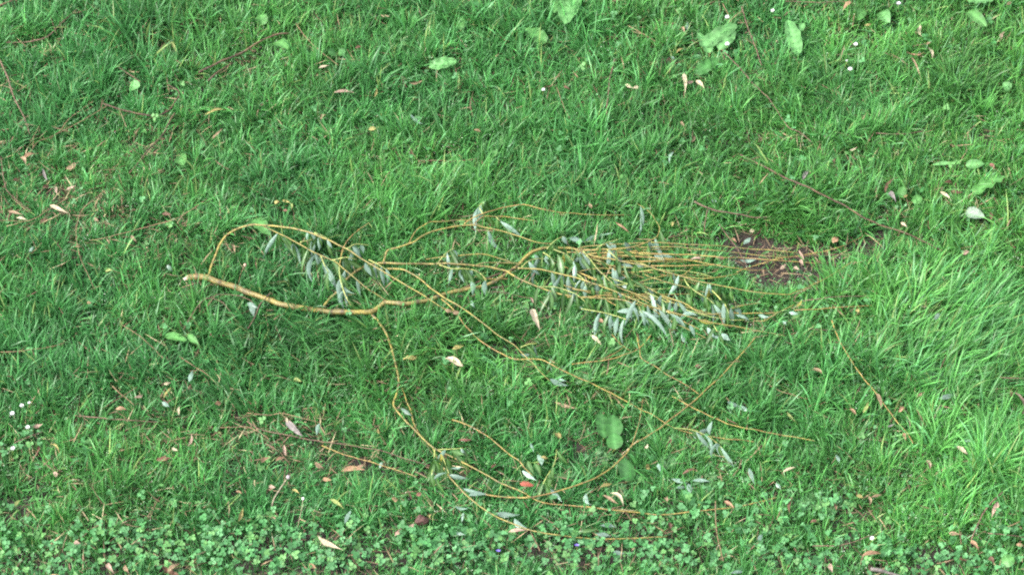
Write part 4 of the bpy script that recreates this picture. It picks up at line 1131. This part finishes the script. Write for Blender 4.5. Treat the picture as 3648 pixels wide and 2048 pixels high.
for (px, py, r, lab) in LOBED:
    c = on_grass(px, py, -.012)
    b = np.array([c[0], c[1] + .015, float(G(c[0], c[1]))])
    t = thing('cutleaf_weed', b, lab, 'plant', 'lobed weeds in the lower lawn')
    for q_ in range(5):
        a0 = rng.random() * 6.28
        cc = c + np.array([cos(q_ * 1.26 + px), sin(q_ * 1.26 + px), 0]) * r * MPP * .75 + np.array([0, 0, rng.uniform(-.004, .008)])
        R = r * MPP * rng.uniform(.5, .75)
        tl = np.array([rng.normal(0, .25), -.3 + rng.normal(0, .25), 1])
        tl /= np.linalg.norm(tl)
        e1 = np.cross(tl, [0, 1, 0])
        e1 /= np.linalg.norm(e1)
        e2 = np.cross(tl, e1)
        V, K, F = [cc], [np.array((.10, .22, .06))], []
        n_ = 42
        tone = np.array([(.055, .17, .045), (.07, .19, .06), (.045, .14, .04)][q_ % 3])
        for i in range(n_):
            a = 2 * pi * i / n_
            lob = .42 + .58 * abs(cos(3.5 * (a - a0))) ** .7 + .07 * cos(21 * a)
            for rr in (.5, 1.0):
                d = e1 * cos(a) + e2 * sin(a)
                V.append(cc + d * R * lob * rr + tl * R * (.12 * rr * rr * cos(7 * (a - a0))))
                K.append(tone * rng.uniform(.85, 1.15))
        for i in range(n_):
            j = (i + 1) % n_
            F += [(0, 1 + 2 * i, 1 + 2 * j), (1 + 2 * i, 2 + 2 * i, 2 + 2 * j, 1 + 2 * j)]
        lo = obj('leaf', V, F, M_BROAD, t, cc, K)
        stalk(lo, 'leaf_stalk', [b, (b + cc) / 2 + np.array([0, 0, .006]), cc], .0009, .0007, 'green', M_BROAD)
    track([c], .9)

for (px, py, lab) in ((1775, 1962, 'tiny violet flower among round leaves at the bottom middle'), (2055, 1942, 'tiny violet flower below the lowest yellow twig')):
    hp = on_grass(px, py, .02)
    b = np.array([hp[0], hp[1], float(G(hp[0], hp[1]))])
    t = thing('violet_flower', b, lab, 'flower')
    stalk(t, 'stem', [b, (b + hp) / 2, hp], .0009, .0008, 'green', M_BROAD)
    V, F = [], []
    for q_ in range(5):
        a = q_ * 2 * pi / 5 + .3
        d, tn = np.array([cos(a), sin(a) * .6, .5]), np.array([-sin(a), cos(a), 0])
        b0 = len(V)
        V += [hp, hp + d * .005 + tn * .003, hp + d * .008, hp + d * .005 - tn * .003]
        F.append((b0, b0 + 1, b0 + 2, b0 + 3))
    obj('petals', V, F, M_PETAL, t, hp, np.array([(.22, .16, .62)] * len(V)))

settle()

# ------------------------------------------------------------------ grass, straw, ground cover
# where things lie, the grass is pressed down
PR = np.ones((760, 900))          # 5 mm cells over x -2.25..2.25, y -1.9..1.9


def cell(x, y):
    return np.clip(((y + 1.9) / .005).astype(int), 0, 759), np.clip(((x + 2.25) / .005).astype(int), 0, 899)


for (x, y, s) in TRACKS:
    i0, j0 = int((y + 1.9) / .005), int((x + 2.25) / .005)
    for di in range(-9, 4):
        for dj in range(-3, 4):
            i, j = i0 + di, j0 + dj
            if 0 <= i < 760 and 0 <= j < 900:
                d = ((di + 3) / 6.5) ** 2 + (dj / 3.5) ** 2
                if d < 1:
                    PR[i, j] = min(PR[i, j], 1 - s * .55 * (1 - d * .6))

SWEEP = [(3430, 1230, 280, 230, .9, .35), (3600, 1800, 200, 260, .35, .25), (2250, 1370, 260, 70, .9, .1), (1750, 1300, 300, 90, -.2, -.5),
         (1100, 1230, 400, 150, -.15, -.45), (2800, 800, 180, 80, 0, -.6), (3420, 270, 160, 100, .3, -.2)]


def blades(x, y, az, L, wd, t0, bend, cols, K=4):
    n_ = len(x)
    z = G(x, y)
    pos = np.stack([x, y, z], 1)
    phi = rng.normal(0, .5, n_)
    rows = []
    wprof = [.8, 1.0, .85, .55]
    side = np.stack([-np.sin(az), np.cos(az), np.zeros(n_)], 1)
    kink = rng.normal(0, .25, n_)
    a2 = az.copy()
    for i in range(K + 1):
        f = i / K
        tl = t0 + bend * f
        d = np.stack([np.sin(tl) * np.cos(a2), np.sin(tl) * np.sin(a2), np.cos(tl)], 1)
        nrm = np.stack([-np.cos(tl) * np.cos(a2), -np.cos(tl) * np.sin(a2), np.sin(tl)], 1)
        if i < K:
            wv = side * np.cos(phi)[:, None] + nrm * np.sin(phi)[:, None]
            h = (wd * wprof[min(i, 3)] / 2)[:, None]
            rows += [pos - wv * h, pos + wv * h]
        else:
            rows.append(pos)
        pos = pos + d * (L / K)[:, None]
        pos[:, 2] = np.maximum(pos[:, 2], z + .003)
        a2 = a2 + kink / K
    nv_ = 2 * K + 1
    V = np.stack(rows, 1).reshape(-1, 3)
    base = (np.arange(n_) * nv_)[:, None]
    quads = np.concatenate([base + np.array([2 * i, 2 * i + 1, 2 * i + 3, 2 * i + 2]) for i in range(K - 1)], 1)
    tri = base + np.array([2 * K - 2, 2 * K - 1, 2 * K])
    loops = np.concatenate([quads, tri], 1)
    pl = np.tile(np.r_[np.full(K - 1, 4), 3], n_)
    starts = np.r_[0, np.cumsum(pl)[:-1]]
    return V, loops.ravel(), starts, pl, np.repeat(cols, nv_, axis=0)


PAL = np.array([(.066, .235, .056), (.048, .195, .060), (.108, .308, .066), (.092, .285, .096), (.21, .31, .095)])
XR, YN, YF = 1.92, -1.55, 1.75


def grass_colours(x, y, tone):
    u, v = survey(x, y)
    warm = np.clip(.25 + .55 * (u / 3648 - .35) + .9 * (noise(x, y, .33, 6.) - .5) + .25 * blobs(u, v, [(3500, 1600, 350, 450, 1), (3300, 350, 400, 300, 1), (700, 60, 500, 120, .7)]), 0, 1)
    r = rng.random(len(x))
    c = PAL[0] * (1 - warm[:, None]) * .55 + PAL[1] * (1 - warm[:, None]) * .45 + PAL[2] * warm[:, None]
    c = np.where((r < .18)[:, None], PAL[3], c)
    c = np.where((r > .955)[:, None], PAL[4], c)
    return c * (tone * rng.uniform(.78, 1.28, len(x)))[:, None]


NT = 9200
tx, ty = rng.uniform(-XR, XR, NT), rng.uniform(YN, YF, NT)
per = rng.integers(10, 34, NT)
tone_t = rng.uniform(.68, 1.38, NT)
len_t = np.where(rng.random(NT) < .13, rng.uniform(1.2, 1.5, NT), rng.uniform(.65, 1.2, NT))
ti = np.repeat(np.arange(NT), per)
nb = len(ti)
ang = rng.random(nb) * 2 * pi
rr = np.abs(rng.normal(0, .016, nb))
bx, by = tx[ti] + rr * np.cos(ang), ty[ti] + rr * np.sin(ang)
az = ang + rng.normal(0, .6, nb)
NS = 90000
sx_, sy_ = rng.uniform(-XR, XR, NS), rng.uniform(YN, YF, NS)
bx, by = np.r_[bx, sx_], np.r_[by, sy_]
az = np.r_[az, rng.random(NS) * 2 * pi]
lm = np.r_[len_t[ti], rng.uniform(.6, 1.3, NS)]
tone = np.r_[tone_t[ti], rng.uniform(.75, 1.25, NS)]
# special tufts: position, blades, length cm, spread, lean x, lean y, tone
TUFT = [(2800, 745, 420, 13, .030, 0, -.7, 1.05), (2860, 770, 260, 12, .03, .2, -.6, 1.0), (2740, 790, 200, 10, .03, -.2, -.6, 1.0),
        (3400, 300, 380, 13, .035, .1, .1, .85), (3440, 340, 220, 11, .03, .2, -.2, .85), (3130, 1330, 260, 12, .02, .1, .2, 1.0), (3600, 1330, 300, 15, .05, .8, .3, 1.1),
        (3400, 1260, 300, 15, .05, .9, .3, 1.1), (3610, 1700, 400, 15, .06, .2, .4, 1.15), (3500, 1120, 300, 14, .05, .8, .35, 1.1), (3630, 1900, 260, 15, .05, -.1, .4, 1.05),
        (1650, 1440, 200, 10, .02, 0, 0, .9), (1080, 1180, 300, 11, .06, 0, -.4, 1.0), (1330, 1190, 260, 11, .05, 0, -.4, 1.0), (1720, 1110, 240, 10, .05, 0, -.2, 1.0),
        (880, 1290, 220, 11, .04, -.2, .2, .95), (1750, 60, 260, 12, .05, -.1, .3, 1.0), (1640, 90, 220, 12, .05, .1, .3, .95), (2100, 1360, 260, 12, .05, .9, .1, .85),
        (2330, 1400, 260, 12, .05, .9, 0, .85), (500, 60, 220, 11, .05, .1, .3, 1.1), (120, 1050, 240, 9, .04, 0, .2, 1.15), (2980, 1000, 260, 9, .06, 0, .2, 1.1),
        (2480, 960, 240, 9, .05, 0, .2, 1.1), (3350, 180, 200, 9, .05, 0, .2, 1.1), (380, 270, 240, 12, .03, .5, -.4, 1.0), (250, 330, 200, 11, .03, .3, .2, 1.1)]
ex = [np.zeros(0)] * 7
for (px, py, m, ln, spd, lx, ly, tn) in TUFT:
    c = at(px, py, .02)
    a = rng.random(m) * 2 * pi
    rr = np.abs(rng.normal(0, spd, m))
    vx, vy = np.cos(a) * .9 + lx * 1.3, np.sin(a) * .9 + ly * 1.3
    ex = [np.r_[e, q_] for e, q_ in zip(ex, (c[0] + rr * np.cos(a), c[1] + rr * np.sin(a), np.arctan2(vy, vx), ln / 100 * rng.uniform(.5, 1.1, m),
                                            np.full(m, tn) * rng.uniform(.8, 1.2, m), np.hypot(vx, vy), np.zeros(m)))]
h = height(bx, by)
keep = rng.random(len(bx)) > np.clip(soil(bx, by) * 1.2, 0, .92)
keep &= rng.random(len(bx)) > .38 * clover(bx, by)
wide = np.maximum(soil(bx, by + .03), soil(bx, by + .06))
h = h * (1 - .5 * wide)
lm = lm * (1 - .35 * clover(bx, by))
keep &= rng.random(len(bx)) > .30 * np.clip(1.3 * (noise(bx, by, .11, 8.) - .45), 0, 1)
bx, by, az, lm, tone, h = bx[keep], by[keep], az[keep], lm[keep], tone[keep], h[keep]
nb = len(bx)
u, v = survey(bx, by)
lx = blobs(u, v, [b[:4] + (b[4],) for b in SWEEP])
ly = blobs(u, v, [b[:4] + (b[5],) for b in SWEEP])
vx, vy = np.cos(az) + lx * 2.0, np.sin(az) + ly * 2.0
az = np.arctan2(vy, vx)
lean = np.hypot(lx, ly)
lay = 2 * pi * 2.2 * noise(bx, by, .26, 21.)
coh = np.clip(2.2 * (noise(bx, by, .30, 27.) - .40), 0, 1)
vx, vy = np.cos(az) + .75 * coh * np.cos(lay), np.sin(az) + .75 * coh * np.sin(lay)
az = np.arctan2(vy, vx)
lean = lean + .15 * coh
tone = tone * (.80 + .24 * noise(bx, by, .20, 31.) + .24 * noise(bx, by, .055, 35.))
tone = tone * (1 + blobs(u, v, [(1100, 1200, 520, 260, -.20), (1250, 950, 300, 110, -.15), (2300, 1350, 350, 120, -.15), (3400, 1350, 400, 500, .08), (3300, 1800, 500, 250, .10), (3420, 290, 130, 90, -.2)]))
t0 = np.abs(rng.normal(.30, .26, nb)) + lean * .25
bend = np.abs(rng.normal(.75, .55, nb)) + lean * .3
flat = rng.random(nb) < .25
t0 = np.where(flat, rng.uniform(.9, 1.4, nb), t0)
bend = np.where(flat, rng.uniform(.0, .5, nb), bend)
ii, jj = cell(bx, by)
pr = PR[ii, jj]
L = h * 1.42 * lm * rng.uniform(.7, 1.3, nb) * pr
t0 = t0 + (1 - pr) * .9
wd = rng.uniform(.0025, .0051, nb) * (.5 + .5 * h / .055) * (.8 + .35 * lm)
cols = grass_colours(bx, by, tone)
# tall tufts join in
m = len(ex[0])
bx, by, az = np.r_[bx, ex[0]], np.r_[by, ex[1]], np.r_[az, ex[2]]
ii, jj = cell(ex[0], ex[1])
L = np.r_[L, ex[3] * (.4 + .6 * PR[ii, jj])]
t0 = np.r_[t0, np.abs(rng.normal(.35, .2, m)) + .18 * ex[5]]
bend = np.r_[bend, np.abs(rng.normal(.6, .4, m)) + .15 * ex[5]]
wd = np.r_[wd, rng.uniform(.0038, .0062, m)]
cols = np.r_[cols, grass_colours(ex[0], ex[1], ex[4])]
N_CORE = len(bx)
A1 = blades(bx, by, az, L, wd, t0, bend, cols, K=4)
# surrounding lawn, coarser
NO = 110000
ox, oy = rng.uniform(-4.0, 4.0, NO), rng.uniform(-3.2, 4.0, NO)
kk = ~((np.abs(ox) < XR) & (oy > YN) & (oy < YF))
ox, oy = ox[kk], oy[kk]
no = len(ox)
A2 = blades(ox, oy, rng.random(no) * 6.28, rng.uniform(.06, .12, no), rng.uniform(.006, .011, no), np.abs(rng.normal(.5, .3, no)), np.abs(rng.normal(.8, .4, no)),
            grass_colours(ox, oy, rng.uniform(.8, 1.2, no)), K=3)
nv1, nl1 = len(A1[0]), len(A1[1])
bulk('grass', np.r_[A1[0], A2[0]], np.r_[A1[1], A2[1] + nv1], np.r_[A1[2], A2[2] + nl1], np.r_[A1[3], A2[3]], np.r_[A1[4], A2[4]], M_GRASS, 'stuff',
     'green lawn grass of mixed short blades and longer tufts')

# dry straw and leaf crumbs low in the turf
NSW = 42000
x, y = rng.uniform(-XR, XR, NSW), rng.uniform(YN, YF, NSW)
u, v = survey(x, y)
lit = .38 + blobs(u, v, [(250, 720, 420, 200, 1.1), (850, 1600, 600, 160, 1.1), (2850, 950, 260, 70, .5), (500, 250, 400, 160, .4), (3350, 700, 300, 150, .3), (2400, 300, 300, 120, .3),
                         (300, 1850, 500, 200, .3)]) + .8 * (noise(x, y, .15, 12.) - .5)
kk = rng.random(NSW) < lit * .75
x, y = x[kk], y[kk]
m = len(x)
pal = np.array([(.26, .19, .11), (.20, .14, .085), (.11, .07, .045), (.33, .27, .16), (.18, .115, .075)])
sv = blades(x, y, rng.random(m) * 6.28, rng.uniform(.012, .085, m), rng.uniform(.0018, .0045, m), rng.uniform(1.0, 1.5, m), rng.normal(0, .2, m),
            pal[rng.integers(0, 5, m)] * rng.uniform(.6, 1.3, m)[:, None], K=2)
zz = (rng.random(m) ** 1.1 * .95 * (canopy(x, y) - G(x, y)))
sv[0][:, 2] += np.repeat(zz, 5)
bulk('dry_straw', *sv[:4], sv[4], M_STRAW, 'stuff', 'brown straw and leaf crumbs low in the turf')


def discs(cx, cy, cz, R, tilt_n, cols, sides=9, scallop=.08, cup=.18, notch=True):
    n_ = len(cx)
    nrm = tilt_n / np.linalg.norm(tilt_n, axis=1)[:, None]
    e1 = np.cross(nrm, np.array([0, 1., 0]))
    e1 /= np.linalg.norm(e1, axis=1)[:, None]
    e2 = np.cross(nrm, e1)
    a0 = rng.random(n_) * 6.28
    c = np.stack([cx, cy, cz], 1)
    rows = [c]
    for i in range(sides):
        a = a0 + 2 * pi * i / sides
        r_ = R * (1 + scallop * (-1) ** i + rng.normal(0, .04, n_)) * (.62 if notch and i == 0 else 1)
        d = e1 * np.cos(a)[:, None] + e2 * np.sin(a)[:, None]
        rows.append(c + d * r_[:, None] + nrm * (R * cup * (1 if i % 2 else .5))[:, None])
    V = np.stack(rows, 1).reshape(-1, 3)
    nvv = sides + 1
    base = (np.arange(n_) * nvv)[:, None]
    loops = np.concatenate([base + np.array([0, 1 + i, 1 + (i + 1) % sides]) for i in range(sides)], 1)
    pl = np.full(n_ * sides, 3)
    return V, loops.ravel(), np.arange(n_ * sides) * 3, pl, np.repeat(cols, nvv, 0)


# round-leaved ground cover along the near side
NC = 42000
x, y = rng.uniform(-XR, XR, NC), rng.uniform(YN, YF, NC)
den = clover(x, y) * (.35 + 1.1 * noise(x, y, .12, 3.)) + .012
u, v = survey(x, y)
den = np.where(v > 2048, den * .6, den)
kk = rng.random(NC) < np.clip(den, 0, 1) * .8
x, y = x[kk], y[kk]
m = len(x)
zc = G(x, y) + (.5 + .6 * rng.random(m)) * height(x, y) * .92 + .010
cc = np.array([(.060, .215, .062), (.085, .250, .090), (.045, .170, .050), (.10, .25, .07)])[rng.integers(0, 4, m)] * rng.uniform(.85, 1.3, m)[:, None]
Rl = rng.uniform(.0035, .0076, m)
tl = np.stack([rng.normal(0, .3, m), -.25 + rng.normal(0, .3, m), np.ones(m)], 1)
a_ = rng.random(m) * 6.28
px_, py_, pz_ = [], [], []
for q_ in range(3):
    dx_, dy_ = np.cos(a_ + q_ * 2.094) * Rl * .95, np.sin(a_ + q_ * 2.094) * Rl * .95
    px_.append(x + dx_)
    py_.append(y + dy_)
    pz_.append(zc - (dx_ * tl[:, 0] + dy_ * tl[:, 1]) + rng.normal(0, .0012, m))
dd = discs(np.concatenate(px_), np.concatenate(py_), np.concatenate(pz_), np.tile(Rl, 3), np.tile(tl, (3, 1)) + rng.normal(0, .18, (3 * m, 3)), np.tile(cc, (3, 1)) * rng.uniform(.85, 1.15, (3 * m, 1)), sides=10, scallop=.05)
bulk('round_leaf_ground_cover', *dd[:4], dd[4], M_COVER, 'stuff', 'low round-leaved green ground cover along the bottom of the lawn')

# crumbs of earth
NCR = 90000
x, y = rng.uniform(-XR, XR, NCR), rng.uniform(YN, YF, NCR)
kk = rng.random(NCR) < soil(x, y) * 1.2
x, y = x[kk], y[kk]
m = len(x)
cr = np.stack([x, y, G(x, y) - .006 + .002], 1)
Rc = rng.uniform(.0012, .0055, m) ** 1.0
oct_ = np.array([(1, 0, 0), (0, 1, 0), (-1, 0, 0), (0, -1, 0), (0, 0, .8), (0, 0, -.5)])
Vc = (cr[:, None, :] + oct_[None] * Rc[:, None, None] * rng.uniform(.6, 1.3, (m, 6, 1))).reshape(-1, 3)
of = np.array([(0, 1, 4), (1, 2, 4), (2, 3, 4), (3, 0, 4), (1, 0, 5), (2, 1, 5), (3, 2, 5), (0, 3, 5)]).ravel()
lc = ((np.arange(m) * 6)[:, None] + of[None]).ravel()
bulk('soil_crumbs', Vc, lc, np.arange(m * 8) * 3, np.full(m * 8, 3), np.repeat(np.array([(.045, .034, .029), (.075, .055, .042), (.03, .024, .022)])[rng.integers(0, 3, m)], 6, 0), M_DEAD,
     'stuff', 'dark crumbs of earth on the bare soil patches')

# tiny-leaved weeds between the blades
NW = 42000
x, y = rng.uniform(-XR, XR, NW), rng.uniform(YN, YF, NW)
kk = rng.random(NW) < np.clip(1.6 * (noise(x, y, .16, 15.) - .38), 0, 1) * (1 - soil(x, y))
x, y = x[kk], y[kk]
m = len(x)
zc = G(x, y) + (.25 + .65 * rng.random(m)) * height(x, y)
cc = np.array([(.060, .20, .055), (.09, .24, .09), (.05, .17, .05)])[rng.integers(0, 3, m)] * rng.uniform(.8, 1.25, m)[:, None]
dd = discs(x, y, zc, rng.uniform(.0026, .0072, m), np.stack([rng.normal(0, .5, m), -.2 + rng.normal(0, .5, m), np.ones(m)], 1), cc, sides=6, scallop=.02)
bulk('small_leaf_weeds', *dd[:4], dd[4], M_COVER, 'stuff', 'tiny-leaved weeds growing between the grass blades')

# pale seed heads of the short grass
spots = [(640, 230), (420, 330), (260, 140), (700, 320), (480, 720), (780, 880), (660, 1010), (560, 1050), (1600, 520), (1330, 450), (1760, 1380), (1745, 1370), (2450, 1330),
         (2420, 1390), (3180, 900), (3210, 920), (3130, 1190), (3270, 1210), (2200, 760), (2110, 780), (1850, 1080), (1320, 1125), (770, 1760), (830, 1740), (500, 1820),
         (2640, 1640), (2590, 1660), (3180, 1690), (3250, 1700), (3230, 1850), (2890, 1020), (3620, 930), (2950, 210), (2800, 160), (900, 90), (1140, 410), (1720, 1540),
         (1840, 1530), (250, 1440), (120, 1440), (1510, 60), (3390, 170), (2270, 410), (1790, 920), (1260, 850), (960, 560), (3560, 420), (3100, 1400), (2960, 1250)]
Vs, Ls, cs = [], [], []
allsp = [(a, b, 16) for a, b in spots] + [(rng.uniform(0, 3648), rng.uniform(0, 2048), 9) for _ in range(260)]
for (px, py, cnt) in allsp:
    c = on_grass(px, py, .012)
    for _ in range(int(cnt * rng.uniform(.6, 1.4))):
        p = c + rng.normal(0, 1, 3) * np.array([.018, .018, .008])
        d = rng.normal(0, 1, 3)
        d /= np.linalg.norm(d)
        e = np.cross(d, rng.normal(0, 1, 3))
        e /= np.linalg.norm(e)
        l_, w_ = rng.uniform(.0025, .0055), rng.uniform(.0009, .0017)
        b0 = len(Vs)
        g_ = np.cross(d, e) * w_
        Vs += [p, p + d * l_ * .5 + e * w_, p + d * l_, p + d * l_ * .5 - e * w_, p + d * l_ * .5 + g_]
        Ls += [(b0, b0 + 1, b0 + 4), (b0 + 1, b0 + 2, b0 + 4), (b0 + 2, b0 + 3, b0 + 4), (b0 + 3, b0, b0 + 4)]
        cs += [np.array((.50, .58, .44)) * rng.uniform(.7, 1.3)] * 5
        if _ % 4 == 0:     # its thin stalk
            b0 = len(Vs)
            q_ = np.array([p[0] + rng.normal(0, .01), p[1] + rng.normal(0, .01), G(p[0], p[1])])
            Vs += [p, q_ + np.array([.0005, 0, 0]), q_ - np.array([.0005, 0, 0])]
            Ls.append((b0, b0 + 1, b0 + 2))
            cs += [np.array((.16, .30, .10))] * 3
LL = np.array(Ls).ravel()
bulk('grass_seed_heads', np.array(Vs), LL, np.arange(len(Ls)) * 3, np.full(len(Ls), 3), np.array(cs), M_COVER, 'stuff', 'pale tiny seed heads of the lawn grass')
print('BLADES', N_CORE, 'tris', sum(len(o.data.loops) - 2 * len(o.data.polygons) for o in sc.objects if o.type == 'MESH'))
